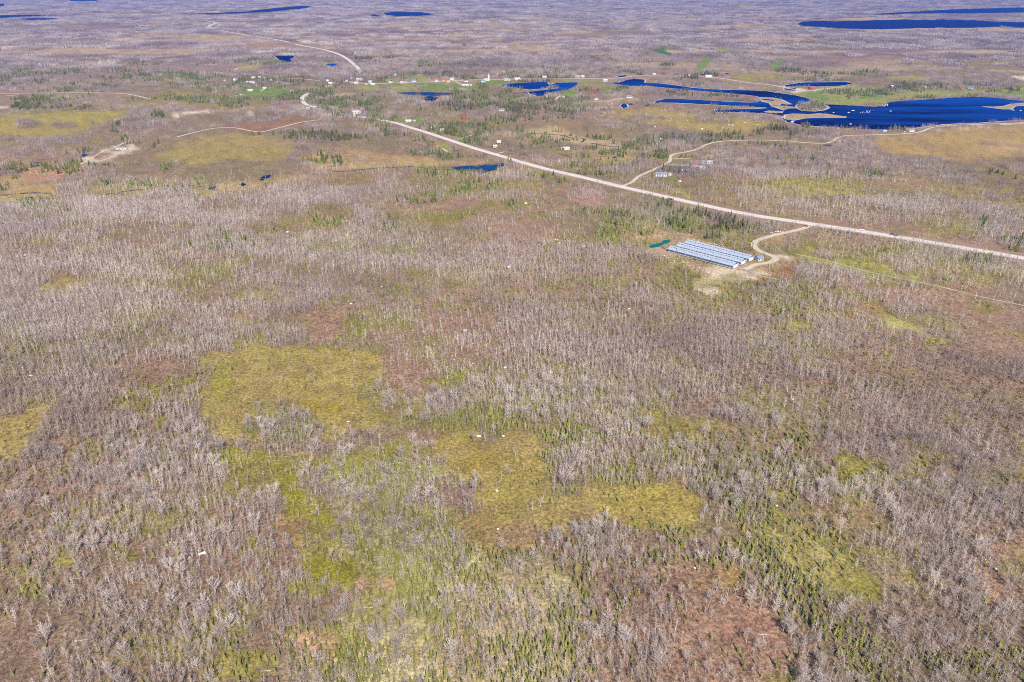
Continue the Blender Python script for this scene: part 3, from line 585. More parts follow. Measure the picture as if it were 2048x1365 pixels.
M_BARK = twig_material('grey_bark', (.22, .18, .16), (.39, .34, .318), (.60, .545, .52))
M_SPRUCE = twig_material('spruce_needles', (.085, .10, .03), (.175, .18, .05), (.29, .28, .10))
M_DARKFIR = twig_material('dark_needles', (.05, .06, .016), (.10, .115, .028), (.19, .19, .05))
M_TRUNK = twig_material('trunk_bark', (.12, .09, .08), (.2, .16, .14), (.3, .26, .24))
M_HEATH = twig_material('heath_twigs', (.10, .06, .045), (.20, .13, .095), (.33, .22, .17), .05)
M_ROCK = rough_material('granite', (.58, .55, .53), .25, .8)

# ---------------------------------------------------------------- object helpers
def tag(o, label=None, cat=None, group=None, kind=None):
    if label: o['label'] = label
    if cat: o['category'] = cat
    if group: o['group'] = group
    if kind: o['kind'] = kind
    return o
def mesh_obj(name, verts, faces, mats, parent=None, idx=None, link=True):
    me = bpy.data.meshes.new(name); me.from_pydata([tuple(v) for v in verts], [], faces)
    for m in (mats if isinstance(mats, (list, tuple)) else [mats]): me.materials.append(m)
    if idx is not None: me.polygons.foreach_set('material_index', idx)
    me.update()
    o = bpy.data.objects.new(name, me)
    if link: sc.collection.objects.link(o)
    if parent: o.parent = parent
    return o
def empty(name, loc, rz=0):
    o = bpy.data.objects.new(name, None); sc.collection.objects.link(o)
    o.location = loc; o.rotation_euler = (0, 0, rz); o.empty_display_size = .5
    return o

# ---------------------------------------------------------------- the ground sheet
def build_ground():
    th = np.concatenate([np.radians(np.linspace(-180, -52, 26)[:-1]), np.radians(np.linspace(-52, -38, 40)[:-1]), np.radians(np.linspace(-38, 38, 561)), np.radians(np.linspace(38, 52, 40)[1:]), np.radians(np.linspace(52, 180, 26)[1:-1])])
    dep = np.radians(np.concatenate([np.linspace(89.9, 56, 10)[:-1], np.linspace(56, 8, 250)[:-1], np.linspace(8, 1.4, 120)[:-1], [1.3, 1.1, .9, .7, .5, .35, .22]]))
    D = CAM_H / np.tan(dep)
    TH, DD = np.meshgrid(th, D)
    X = (np.sin(TH) * DD).ravel(); Y = (np.cos(TH) * DD).ravel()
    col = np.zeros((len(X), 3)); 
    for i in range(0, len(X), 60000):
        s = slice(i, i + 60000); col[s] = cover(X[s], Y[s])[0]
    Z = relief(X, Y)
    nr, nc = TH.shape
    V = np.stack([X, Y, Z], 1)
    i, j = np.meshgrid(np.arange(nr - 1), np.arange(nc), indexing='ij')
    jn = (j + 1) % nc
    F = np.stack([i * nc + j, i * nc + jn, (i + 1) * nc + jn, (i + 1) * nc + j], -1).reshape(-1, 4)[:, ::-1]
    me = bpy.data.meshes.new('ground')
    me.vertices.add(len(V)); me.vertices.foreach_set('co', V.ravel())
    me.loops.add(F.size); me.loops.foreach_set('vertex_index', F.ravel())
    me.polygons.add(len(F)); me.polygons.foreach_set('loop_start', np.arange(0, F.size, 4)); me.polygons.foreach_set('loop_total', np.full(len(F), 4))
    me.update(calc_edges=True)
    ca = me.attributes.new('cover', 'FLOAT_COLOR', 'POINT')
    ca.data.foreach_set('color', np.concatenate([col, np.ones((len(col), 1))], 1).ravel())
    me.materials.append(M_GROUND)
    me.polygons.foreach_set('use_smooth', np.ones(len(F), bool))
    o = bpy.data.objects.new('ground', me); sc.collection.objects.link(o)
    tag(o, 'flat brown heath and yellow bog plain reaching the horizon', None, None, 'structure')
build_ground()

# ---------------------------------------------------------------- water
def rough_outline(pts, step=4.0, jit=.5):
    out = []
    for i in range(len(pts)):
        (xa, ya), (xb, yb) = pts[i], pts[(i + 1) % len(pts)]
        n = max(1, int(math.hypot(xb - xa, (yb - ya) * 3) / step))
        for k in range(n):
            t = k / n; x, y = xa + (xb - xa) * t, ya + (yb - ya) * t
            if 0 < k: x += random.uniform(-jit, jit) * 2; y += random.uniform(-jit, jit) * .45
            out.append((x, y))
    return out
def sheet(name, pts, z, mat, label, kind='structure', jit=.5, attr=None):
    P = [Vector((*at(*p), z)) for p in rough_outline(pts, jit=jit)]
    tris = tessellate_polygon([P])
    o = mesh_obj(name, P, [tuple(t) for t in tris], mat)
    for p in o.data.polygons:
        pass
    me = o.data
    if len(me.polygons):
        me.update()
        if sum(p.normal.z for p in me.polygons) < 0: me.flip_normals()
    if attr is not None:
        ca = me.attributes.new('cover', 'FLOAT_COLOR', 'POINT')
        ca.data.foreach_set('color', np.tile(np.array([*attr, 1.0]), len(P)))
    tag(o, label, None, None, kind)
    return o
def ribbon(name, pts, w, z,  mat, label, closed=False, kind='structure', smooth=True, wj=0):
    P = [Vector(at(*p)).to_2d() for p in pts]
    if smooth and len(P) > 2:
        Q = []
        n = len(P)
        for i in range(n - 1):
            p0, p1, p2, p3 = P[max(0, i - 1)], P[i], P[i + 1], P[min(n - 1, i + 2)]
            for k in range(6):
                t = k / 6
                Q.append(.5 * ((2 * p1) + (p2 - p0) * t + (2 * p0 - 5 * p1 + 4 * p2 - p3) * t * t + (3 * p1 - p0 - 3 * p2 + p3) * t ** 3))
        Q.append(P[-1]); P = Q
    V = []; n = len(P)
    for i in range(n):
        d = (P[min(n - 1, i + 1)] - P[max(0, i - 1)]); d = d.normalized() if d.length > 0 else Vector((1, 0))
        q = Vector((-d.y, d.x)); ww = (w(P[i].length) if callable(w) else w) * (1 + random.uniform(-wj, wj))
        for s in (-1, 1):
            c = P[i] + q * s * ww / 2; V.append((c.x, c.y, z))
    F = [(2 * i, 2 * i + 2, 2 * i + 3, 2 * i + 1) for i in range(n - 1)]
    o = mesh_obj(name, V, F, mat)
    if o.data.polygons[0].normal.z < 0: o.data.flip_normals()
    tag(o, label, None, None, kind); return o

ribbon('shore', LAKE + [LAKE[0]], 7.0, .06, M_SHORE, 'pale stony rim round the river and the main lake', smooth=False, wj=.6)
sheet('lake', LAKE, .12, M_LAKE, 'deep blue lake and river winding through the marsh at the upper right', jit=.5)
for k, (n, p, T, E) in enumerate(ISLANDS):
    lab = ['wooded island of bare trees and spruces in the river mouth', 'thin curved marsh spit left of the wooded island', 'low marsh spit touching the wooded island', 'flat reedy islet below the marsh spits',
           'long tapering point reaching into the lake from the left', 'pale sandy point reaching into the lake from the right edge'][k]
    ribbon('shore', p + [p[0]], 6.0, .16, M_SHORE, 'pale stony rim of the ' + lab.split(' of ')[0], smooth=False, wj=.6)
    sheet('island', p, .22, M_GROUND, lab, attr=(.27, .20, .12) if k else (.2, .15, .09))
for p, k, n, l in PONDS:
    if k in ('lake', 'far'): ribbon('shore', p + [p[0]], 5 if k == 'lake' else 10, .06, M_SHORE, 'pale rim of the ' + l[:60].rsplit(' ', 1)[0], smooth=False, wj=.6)
    sheet(n, p, .12, {'lake': M_LAKE, 'far': M_FAR, 'marsh': M_MARSH, 'teal': M_TEAL}[k], l, jit=.35 if k != 'marsh' else .8)
for p, w, l in STREAMS: ribbon('stream', p, w, .14, M_STREAM, l, wj=.5)

# ---------------------------------------------------------------- roads
ribbon('road_shoulder', HIGHWAY, lambda d: 16 if d < 1150 else 9, .10, M_SHOULDER, 'brown gravel verge along the pale highway', wj=.15)
ribbon('road', HIGHWAY, lambda d: 10.5 if d < 1700 else 8 if d < 2150 else 11, .20, M_ASPH, 'pale two lane highway crossing the plain from the right edge to the far left')
ribbon('road_marking', HIGHWAY[2:22], .3, .24, M_LINE, 'faded yellow centre line of the pale highway')
ribbon('road', FARROAD, 24, .2, M_GRAV, 'pale hooked stretch of far road near the top left')
ribbon('road', SIDE, 5.0, .16, M_GRAV, 'tan gravel road branching off the highway towards the lake', wj=.1)
ribbon('driveway', DRIVE, 6.2, .17, M_GRAV, 'winding gravel driveway from the highway to the long barns', wj=.15)
ribbon('road', LEFTROAD, 5.5, .16, M_GRAV, 'straight pale gravel road entering from the left edge', wj=.1)
ribbon('road', LEFTROAD2, 6, .18, M_GRAV, 'short gravel spur joining the road at the left edge', wj=.1)
ribbon('track', PATH, 4.5, .16, M_GRAV, 'pale track along the edge of the yellow bog below the village', wj=.2)
ribbon('road', VILLAGE, 9, .17, M_DUST, 'village street running past houses above the river')
TL = ['narrow track crossing the heath right of the barns', 'sandy lane in the clearing at left', 'sandy track above the clearing pond', 'upper drive off the gravel road', 'drive to the dark roofed long house', 'sandy track below the long barns',
      'grassy drive beside the spruce grove', 'drive to the red roofed house below the highway', 'drive to the long pale village house', 'track linking the two houses in the marsh', 'drive across the village lawn', 'far track to a yellow meadow', 'drive to the white houses right of the highway',
      'track to the small riverside field', 'shore track at the right edge', 'strip of beach behind the drowned trees', 'track left of the two storey white house']
for L, l in zip(TRACKS, TL): ribbon('track', L, 2.0 if L[0][1] > 500 else 3.2 if L[0][1] > 250 else 5.0, .15, M_TRACK if L[0][1] > 500 else M_GRAV, l, wj=.25)

# ---------------------------------------------------------------- vegetation prototypes
class MB:
    def __init__(s): s.v = []; s.f = []; s.m = []
    def tri(s, a, b, c, m=0):
        n = len(s.v); s.v += [a, b, c]; s.f.append((n, n + 1, n + 2)); s.m.append(m)
    def prism(s, a, b, ra, rb, k=3, m=0):
        a = Vector(a); b = Vector(b); d = (b - a).normalized()
        x = d.orthogonal().normalized(); y = d.cross(x); n = len(s.v)
        for (c, r) in ((a, ra), (b, rb)):
            for i in range(k):
                t = 2 * math.pi * i / k; s.v.append(tuple(c + x * r * math.cos(t) + y * r * math.sin(t)))
        for i in range(k):
            j = (i + 1) % k; s.f.append((n + i, n + j, n + k + j, n + k + i)); s.m.append(m)
    def blade(s, a, b, w, m=0):
        a = Vector(a); b = Vector(b); d = b - a
        q = d.cross(Vector((random.gauss(0, 1), random.gauss(0, 1), random.gauss(0, 1))))
        if q.length < 1e-6: return
        q = q.normalized() * w
        s.tri(tuple(a + q), tuple(a - q), tuple(b), m)
    def box(s, x0, x1, y0, y1, z0, z1, m=0):
        n = len(s.v)
        s.v += [(x0, y0, z0), (x1, y0, z0), (x1, y1, z0), (x0, y1, z0), (x0, y0, z1), (x1, y0, z1), (x1, y1, z1), (x0, y1, z1)]
        for f in ((0, 3, 2, 1), (4, 5, 6, 7), (0, 1, 5, 4), (1, 2, 6, 5), (2, 3, 7, 6), (3, 0, 4, 7)): s.f.append(tuple(n + i for i in f)); s.m.append(m)
    def obj(s, name, mats, parent=None, link=True):
        return mesh_obj(name, s.v, s.f, mats, parent, s.m, link)

def bare_tree(mb_t, mb_c, h, spread, nb, tw, ox=0, oy=0, k=3, thick=1.0, multi=1):
    """leafless tree: tapered trunk(s), rising limbs, sprays of twigs"""
    for t in range(multi):
        lean = Vector((random.uniform(-1, 1), random.uniform(-1, 1), 0)) * (spread * (.55 if multi > 1 else .12))
        base = Vector((ox, oy, -.3)); top = Vector((ox, oy, h * random.uniform(.8, 1))) + lean
        midp = base.lerp(top, .45) - lean * .12
        mb_t.prism(base, midp, .05 * thick + .008 * h, .045 * thick, k); mb_t.prism(midp, top, .045 * thick, .015, k)
        for i in range(nb // multi):
            f = random.uniform(.18, .95); p = midp.lerp(top, (f - .45) / .55) if f > .45 else base.lerp(midp, f / .45)
            a = random.uniform(0, 2 * math.pi); L = spread * random.uniform(.5, 1.05) * (1.15 - .75 * f)
            up = L * random.uniform(.5, 1.4)
            e = p + Vector((math.cos(a) * L, math.sin(a) * L, up))
            mb_c.blade(p, e, .042 * thick)
            for j in range(tw):
                q = p.lerp(e, random.uniform(.25, 1)); l = L * random.uniform(.25, .6)
                b = a + random.uniform(-1.1, 1.1)
                mb_c.blade(q, q + Vector((math.cos(b) * l, math.sin(b) * l, l * random.uniform(.2, 1.3))), .03 * thick)
def conifer(mb_t, mb_c, h, r, tiers, per, ox=0, oy=0, gap=.15, m=0, mt=0):
    mb_t.prism((ox, oy, -.3), (ox, oy, h * .95), .05 + .012 * h, .02, 3, mt)
    for t in range(tiers):
        f = t / tiers; z = h * (.10 + .86 * f); rr = r * (1 - f) ** .8 * random.uniform(.75, 1.15) + .05 * r
        a0 = random.uniform(0, 6.28)
        for i in range(per):
            if random.random() < gap: continue
            a = a0 + 2 * math.pi * (i + random.uniform(-.25, .25)) / per
            L = rr * random.uniform(.7, 1.15); wd = rr * .62
            tip = Vector((ox + math.cos(a) * L, oy + math.sin(a) * L, z - .28 * L * random.uniform(.2, 1.2)))
            px_, py_ = -math.sin(a) * wd * .5, math.cos(a) * wd * .5
            c = Vector((ox + math.cos(a) * L * .35, oy + math.sin(a) * L * .35, z - .05 * L))
            top = Vector((ox, oy, z + h * .13))
            mb_c.tri(tuple(top), tuple(c + Vector((px_, py_, 0)) * .9), tuple(tip), m)
            mb_c.tri(tuple(top), tuple(tip), tuple(c - Vector((px_, py_, 0)) * .9), m)
def shrub(mb, r, h, n, ox=0, oy=0, w=.05, m=0):
    for i in range(n):
        a = random.uniform(0, 6.28); f = random.random() ** .6
        p = Vector((ox + math.cos(a) * r * .35 * f, oy + math.sin(a) * r * .35 * f, -.05))
        mb.blade(p, Vector((ox + math.cos(a) * r * f * 1.1, oy + math.sin(a) * r * f * 1.1, h * random.uniform(.55, 1.1))), w * random.uniform(.6, 1.4), m)

M_WOOD = twig_material('far_bark', (.16, .13, .115), (.31, .262, .24), (.47, .415, .40))
# single prototypes: (trunk mesh, crown mesh) shared by all copies
def pair(fn, mats_t, mats_c, seed):
    random.seed(seed); a, b = MB(), MB(); fn(a, b)
    t = a.obj('trunk', mats_t, link=False); c = b.obj('branches', mats_c, link=False)
    return t.data, c.data, a, b
SL, BR, SP_, TS = [], [], [], []
for i in range(8): SL.append(pair(lambda a, b: bare_tree(a, b, random.uniform(5.2, 7.4), random.uniform(.8, 1.35), 26, 6, thick=1.0), M_BARK, M_BARK, 100 + i))
for i in range(6): BR.append(pair(lambda a, b: bare_tree(a, b, random.uniform(6.2, 8.2), random.uniform(2.1, 3.0), 40, 12, thick=1.0, multi=random.choice((2, 3))), M_BARK, M_BARK, 200 + i))
for i in range(6): SP_.append(pair(lambda a, b: conifer(a, b, random.uniform(3.6, 5.4), random.uniform(.75, 1.05), 7, 6), M_TRUNK, M_SPRUCE, 300 + i))
for i in range(5): TS.append(pair(lambda a, b: conifer(a, b, random.uniform(8, 12.5), random.uniform(2.5, 3.6), 9, 9), M_TRUNK, M_DARKFIR, 400 + i))

proto = bpy.data.collections.new('plant_prototypes')      # instanced by the stuff below, never placed itself
PIDX = {}
def add_proto(key, mb, mats):
    i = len(PIDX); o = mb.obj('proto_%03d' % i, mats, link=False); proto.objects.link(o); PIDX[key] = i
def joined(a, b):
    m = MB(); m.v = a.v + b.v; n = len(a.v); m.f = a.f + [tuple(i + n for i in f) for f in b.f]; m.m = [0] * len(a.f) + [1] * len(b.f); return m
for i, p in enumerate(SL): add_proto(('slim', i), joined(p[2], p[3]), [M_BARK, M_BARK])
for i, p in enumerate(BR): add_proto(('broad', i), joined(p[2], p[3]), [M_BARK, M_BARK])
for i, p in enumerate(SP_): add_proto(('spruce', i), joined(p[2], p[3]), [M_TRUNK, M_SPRUCE])
for i, p in enumerate(TS): add_proto(('tall', i), joined(p[2], p[3]), [M_TRUNK, M_DARKFIR])
for i in range(5):                                       # lighter single trees for 450-1100 m
    random.seed(500 + i); m = MB(); bare_tree(m, m, random.uniform(5, 7.5), random.uniform(1.0, 1.7), 16, 4, thick=1.4); add_proto(('slim2', i), m, [M_BARK])
for i in range(5):
    random.seed(530 + i); m = MB(); conifer(m, m, random.uniform(3.6, 5.6), random.uniform(.9, 1.3), 5, 5); add_proto(('spruce2', i), m, [M_SPRUCE])
for i in range(6):                                       # small stands of trees for 1.1-2.6 km
    random.seed(560 + i); m = MB()
    for k in range(14): bare_tree(m, m, random.uniform(4.5, 8), random.uniform(1.3, 2.4), 10, 3, random.uniform(-7, 7), random.uniform(-7, 7), thick=2.0)
    add_proto(('stand', i), m, [M_WOOD])
for i in range(4):
    random.seed(580 + i); m = MB()
    for k in range(5): conifer(m, m, random.uniform(5, 9), random.uniform(1.4, 2.2), 4, 5, random.uniform(-5, 5), random.uniform(-5, 5))
    add_proto(('evstand', i), m, [M_DARKFIR])
for i in range(8):                                       # woods beyond 2.6 km
    random.seed(600 + i); m = MB()
    for k in range(80):
        x, y = random.uniform(-26, 26), random.uniform(-26, 26)
        h = random.uniform(4.5, 9.5)
        for j in range(7):
            a = random.uniform(0, 6.28); r = random.uniform(.8, 2.4)
            m.blade((x, y, -2), (x + math.cos(a) * r, y + math.sin(a) * r, h * random.uniform(.7, 1.05)), random.uniform(.25, .55))
    add_proto(('wood', i), m, [M_WOOD])
for i in range(3):
    random.seed(640 + i); m = MB()
    for k in range(26): conifer(m, m, random.uniform(6, 11), random.uniform(1.8, 3), 3, 5, random.uniform(-22, 22), random.uniform(-10, 10))
    add_proto(('evwood', i), m, [M_DARKFIR])
for i in range(8):
    random.seed(660 + i); m = MB()
    for k in range(5): shrub(m, random.uniform(.5, 1.0), random.uniform(.5, 1.3), 9, random.uniform(-1.6, 1.6), random.uniform(-1.6, 1.6), .06)
    add_proto(('heath', i), m, [M_HEATH])
for i in range(4):
    random.seed(680 + i); m = MB()
    for k in range(3): shrub(m, random.uniform(.5, 1.1), random.uniform(.5, 1.4), 16, random.uniform(-1.2, 1.2), random.uniform(-1.2, 1.2), .11)
    add_proto(('greenbush', i), m, [M_SPRUCE])
NP_ = {}
for (k, i) in PIDX: NP_[k] = max(NP_.get(k, 0), i + 1)
print('instance prototypes', NP_)

# ---------------------------------------------------------------- scattering
def ring(d0, d1, half_deg, cell, seed):
    """jittered grid of candidate points in a wedge of ground in front of the camera"""
    r = np.random.default_rng(seed)
    hx = d1 * math.sin(math.radians(min(half_deg, 89)))
    xs = np.arange(-hx, hx, cell); ys = np.arange(0, d1, cell)
    X, Y = np.meshgrid(xs, ys); X = X.ravel(); Y = Y.ravel()
    D = np.hypot(X, Y); A = np.degrees(np.arctan2(np.abs(X), np.maximum(Y, 1e-3)))
    k = (D > d0) & (D <= d1) & (A < half_deg)
    X = X[k] + r.uniform(-.5, .5, k.sum()) * cell; Y = Y[k] + r.uniform(-.5, .5, k.sum()) * cell
    return X, Y, r
def evaluate(X, Y):
    T = np.empty(len(X)); E = np.empty(len(X)); B = np.empty(len(X)); C = np.empty((len(X), 3))
    for i in range(0, len(X), 200000):
        s = slice(i, i + 200000); C[s], T[s], E[s], B[s] = cover(X[s], Y[s])
    return T, E, B, C
PTS = {'bare': [], 'ever': [], 'heath': []}
def emit(kind, X, Y, key, r, s0=.75, s1=1.25, idx=None):
    n = len(X)
    if n == 0: return
    ids = np.array([PIDX[(key, i)] for i in range(NP_[key])])
    ii = ids[r.integers(0, len(ids), n)]
    PTS[kind].append(np.stack([X, Y, relief(X, Y), r.uniform(s0, s1, n), r.uniform(0, 6.283, n), ii.astype(float)], 1))
# near: single trees
X, Y, r = ring(190, 470, 49, 1.6, 11)
T, E, B, C = evaluate(X, Y)
hi = fbm(X / 60, Y / 60, 301, 3)
ok = B < .5
p = r.random(len(X))
bt = ok & (p < T * .46)
br = bt & (r.random(len(X)) < np.where(hi > .5, .11, .04))
emit('bare', X[bt & ~br], Y[bt & ~br], 'slim', r, .6, 1.3); emit('bare', X[br], Y[br], 'broad', r, .65, 1.5)
ev = ok & ~bt & (r.random(len(X)) < E * .60)
emit('ever', X[ev], Y[ev], 'spruce', r, .55, 1.2)
X, Y, r = ring(470, 1150, 41, 2.2, 12)
T, E, B, C = evaluate(X, Y); ok = B < .5
bt = ok & (r.random(len(X)) < T * .74)
emit('bare', X[bt], Y[bt], 'slim2', r, .5, 1.5)
ev = ok & ~bt & (r.random(len(X)) < E * .62); big = ev & (Y > 700) & (r.random(len(X)) < .25)
emit('ever', X[ev], Y[ev], 'spruce2', r, .6, 1.25)
X, Y, r = ring(1150, 2700, 38, 11, 13)
T, E, B, C = evaluate(X, Y); ok = B < .5
for k in (1.006, 1.014):
    T2, E2, B2, _ = evaluate(X * k, Y * k); T = np.minimum(T, np.where(T2 < .06, T2, T)); ok &= (B2 < .5) | (r.random(len(X)) < .15) | isl(X, Y)
bt = ok & (r.random(len(X)) < T * .95)
emit('bare', X[bt], Y[bt], 'stand', r, .7, 1.15)
e1 = ok & (r.random(len(X)) < E * .16)
emit('ever', X[e1], Y[e1], 'evstand', r, .5, .9)
X, Y, r = ring(800, 2700, 38, 5.0, 16)
T, E, B, C = evaluate(X, Y); ok = B < .5
T2, E2, B2, _ = evaluate(X * 1.014, Y * 1.014); ok &= (B2 < .5) | (r.random(len(X)) < .25) | isl(X, Y)
ev = ok & (r.random(len(X)) < np.clip(E - .40, 0, 1) * 2.0)
emit('ever', X[ev], Y[ev], 'tall', r, .4, .95)
e2 = ok & ~ev & (Y > 1050) & (r.random(len(X)) < E * .22)
emit('ever', X[e2], Y[e2], 'spruce2', r, .7, 1.4)
X, Y, r = ring(2700, 11500, 37, 42, 14)
T, E, B, C = evaluate(X, Y)
# woods keep clear of water: test a few points round each candidate
for dx, dy in ((22, 0), (-22, 0), (0, 24), (0, -24)):
    T2, E2, _, _ = evaluate(X + dx, Y + dy); T = np.where(T2 < .06, 0, T); E = np.where(T2 < .06, 0, E)
    u, v = to_px(X + dx, Y + dy); B = np.maximum(B, samp(BLK, u, v) * inside_map(u, v))
ok = B < .5
for k in (1.007, 1.014):
    T2, E2, B2, _ = evaluate(X * k, Y * k); T = np.where(T2 < .06, T2, T); ok &= (B2 < .5)
bt = ok & (r.random(len(X)) < T * 1.05)
emit('bare', X[bt], Y[bt], 'wood', r, .85, 1.15)
ev = ok & (r.random(len(X)) < E * .35)
emit('ever', X[ev], Y[ev], 'evwood', r, .6, 1.0)
# low heath and bushes
X, Y, r = ring(190, 620, 49, 2.6, 15)
T, E, B, C = evaluate(X, Y); ok = B < .5
bogg = (C[:, 1] > C[:, 0] * .72)
hb = ok & (r.random(len(X)) < np.where(bogg, .10, .62))
emit('heath', X[hb], Y[hb], 'heath', r, .6, 1.25)
gb = ok & ~hb & (r.random(len(X)) < np.where(bogg, .05, .04) + E * .22)
emit('heath', X[gb], Y[gb], 'greenbush', r, .5, 1.1)

for k in PTS: PTS[k] = np.concatenate(PTS[k]); print(k, len(PTS[k]))

# ---------------------------------------------------------------- single trees: the largest in view are things of their own
def in_frame(X, Y, m=0):
    u, v = to_px(X, Y); return (u > m) & (u < W0 - m) & (v > 0) & (v < H0 + 20), u, v
def zone(u, v):
    cols = ['at the left edge', 'left of the mossy patch', 'in the mossy patch', 'right of the mossy patch', 'by the peach ground', 'in the left green thicket',
            'in the right green thicket', 'bordering the green thicket', 'on the grey slope', 'left of the reddish heath', 'on the reddish heath', 'right of the reddish heath', 'by the conifer line', 'near the bottom right corner', 'at the right edge']
    rows = ['upper rows', 'middle rows', 'bottom row']
    return cols[min(14, int(u / 2048 * 15))] + ', ' + rows[0 if v < 1180 else 1 if v < 1280 else 2]
def make_tree(name, data, x, y, z, s, rz, crown_name):
    o = empty(name, (x, y, z), rz); o.scale = (s, s, s)
    t = bpy.data.objects.new('trunk', data[0]); sc.collection.objects.link(t); t.parent = o
    c = bpy.data.objects.new(crown_name, data[1]); sc.collection.objects.link(c); c.parent = o
    return o
inv = {v: k for k, v in PIDX.items()}
def promote(kind, keys, n, name, crown, lab, cat, grp):
    P = PTS[kind]
    kk = np.array([inv[int(i)][0] in keys for i in P[:, 5]])
    f, u, v = in_frame(P[:, 0], P[:, 1], 6); f &= kk & (v < H0 - 4)
    idx = np.where(f)[0]
    size = P[idx, 3] / np.hypot(P[idx, 0], P[idx, 1]) * np.array([1.6 if inv[int(i)][0] == 'broad' else 1. for i in P[idx, 5]])
    idx = idx[np.argsort(-size)[:n]]
    for i in idx:
        x, y, z, s, rz, pi = P[i]; key, j = inv[int(pi)]
        data = {'slim': SL, 'broad': BR, 'spruce': SP_}[key][j]
        o = make_tree(name, data, x, y, z, s, rz, crown)
        wd = ('tall ' if s > 1.08 else 'short ' if s < .85 else '') + lab[key]; zn = zone(u[i], v[i])
        tag(o, wd + ' ' + zn, cat, grp + ' ' + zn)
    PTS[kind] = np.delete(P, idx, 0)
promote('bare', ('slim', 'broad'), 292, 'bare_tree', 'branches', {'slim': 'slender leafless grey tree', 'broad': 'wide crowned leafless grey tree'}, 'tree', 'leafless trees')
promote('ever', ('spruce',), 296, 'small_spruce', 'crown', {'spruce': 'small yellow green spruce'}, 'spruce', 'small spruces')

LM = [(1500,1215,1,1.25,'wide pale bare tree, largest on the reddish heath at the lower right'), (1565,1265,4,1.2,'second large pale bare tree down from the reddish heath top'),
      (1680,1068,2,1.0,'lone rounded bare tree in the tan opening below the green bog at right'), (1250,1290,3,1.05,'pale bare tree with a fallen white branch beside it'),
      (95,1330,0,1.1,'broad silvery bare tree near the lower left corner'), (370,1275,5,1.1,'pale spreading bare tree left of the mossy patch at the bottom'), (130,1225,1,.95,'rounded pale bare tree on the brown heath at lower left'),
      (240,1235,2,.95,'spreading bare tree right of the rounded pale one at lower left'), (1190,1345,4,1.0,'bare tree at the foot of the grey slope, touching the bottom edge')]
for (u, v, j, s, lab) in LM:
    x, y = at(u, v); o = make_tree('bare_tree', BR[j], x, y, zof(x, y), s * 1.35, random.uniform(0, 6), 'branches'); tag(o, lab, 'tree', 'large bare trees in the foreground')

random.seed(55)
def log_data():
    m = MB(); L = random.uniform(3.5, 6.5); m.prism((-L / 2, 0, .15), (L / 2, 0, .3), .16, .05, 5)
    b = MB()
    for i in range(7):
        x = random.uniform(-.1, .5) * L; a = random.uniform(0, 6.28); l = random.uniform(.5, 1.4)
        b.prism((x, 0, .22), (x + l * .6, math.cos(a) * l, .25 + abs(math.sin(a)) * l * .6), .04, .015, 3)
    return m.obj('trunk', M_LOG, link=False).data, b.obj('branch_stubs', M_LOG, link=False).data
M_LOG = rough_material('bleached_wood', (.44, .41, .37), .2, 1.5)
LD = [log_data() for _ in range(4)]
for i in range(44):
    while True:
        u, v = random.uniform(10, 2038), random.uniform(930, 1350)
        if random.random() < .35 + .65 * (u > 1150): break
    x, y = at(u, v); d = random.choice(LD)
    o = empty('fallen_tree', (x, y, zof(x, y)), random.uniform(0, 6.28)); k = random.uniform(.8, 1.3); o.scale = (k, k, k)
    for nm, q in (('trunk', d[0]), ('branch_stubs', d[1])):
        w = bpy.data.objects.new(nm, q); sc.collection.objects.link(w); w.parent = o
    tag(o, ('long' if k > 1.05 else 'short') + ' bleached fallen trunk ' + zone(u, v), 'fallen tree', 'fallen trunks ' + zone(u, v))

def scatter(name, P, label, cat, grp):
    me = bpy.data.meshes.new(name + '_points'); me.vertices.add(len(P)); me.vertices.foreach_set('co', P[:, :3].ravel())
    a = me.attributes.new('size', 'FLOAT', 'POINT'); a.data.foreach_set('value', P[:, 3])
    a = me.attributes.new('turn', 'FLOAT_VECTOR', 'POINT'); R = np.zeros((len(P), 3)); R[:, 2] = P[:, 4]
    R[:, 0] = rng.normal(0, .06, len(P)); R[:, 1] = rng.normal(0, .06, len(P)); a.data.foreach_set('vector', R.ravel())
    a = me.attributes.new('pick', 'INT', 'POINT'); a.data.foreach_set('value', P[:, 5].astype(np.int32))
    o = bpy.data.objects.new(name, me); sc.collection.objects.link(o)
    g = bpy.data.node_groups.new(name, 'GeometryNodeTree')
    g.interface.new_socket('Geometry', in_out='INPUT', socket_type='NodeSocketGeometry'); g.interface.new_socket('Geometry', in_out='OUTPUT', socket_type='NodeSocketGeometry')
    i = g.nodes.new('NodeGroupInput'); q = g.nodes.new('NodeGroupOutput'); ip = g.nodes.new('GeometryNodeInstanceOnPoints')
    ci = g.nodes.new('GeometryNodeCollectionInfo'); ci.inputs['Collection'].default_value = proto; ci.inputs['Separate Children'].default_value = True; ci.inputs['Reset Children'].default_value = True
    def attr(n, t):
        x = g.nodes.new('GeometryNodeInputNamedAttribute'); x.data_type = t; x.inputs['Name'].default_value = n; return x.outputs['Attribute']
    g.links.new(i.outputs[0], ip.inputs['Points']); g.links.new(ci.outputs[0], ip.inputs['Instance']); ip.inputs['Pick Instance'].default_value = True
    g.links.new(attr('pick', 'INT'), ip.inputs['Instance Index']); g.links.new(attr('size', 'FLOAT'), ip.inputs['Scale'])
    e2r = g.nodes.new('FunctionNodeEulerToRotation'); g.links.new(attr('turn', 'FLOAT_VECTOR'), e2r.inputs[0]); g.links.new(e2r.outputs[0], ip.inputs['Rotation'])
    g.links.new(ip.outputs[0], q.inputs[0])
    m = o.modifiers.new('scatter', 'NODES'); m.node_group = g
    tag(o, label, cat, grp, 'stuff')
    return o
scatter('bare_woodland', PTS['bare'], 'endless mass of leafless grey trees covering the plain', 'woodland', 'trees beyond the nearest ones')
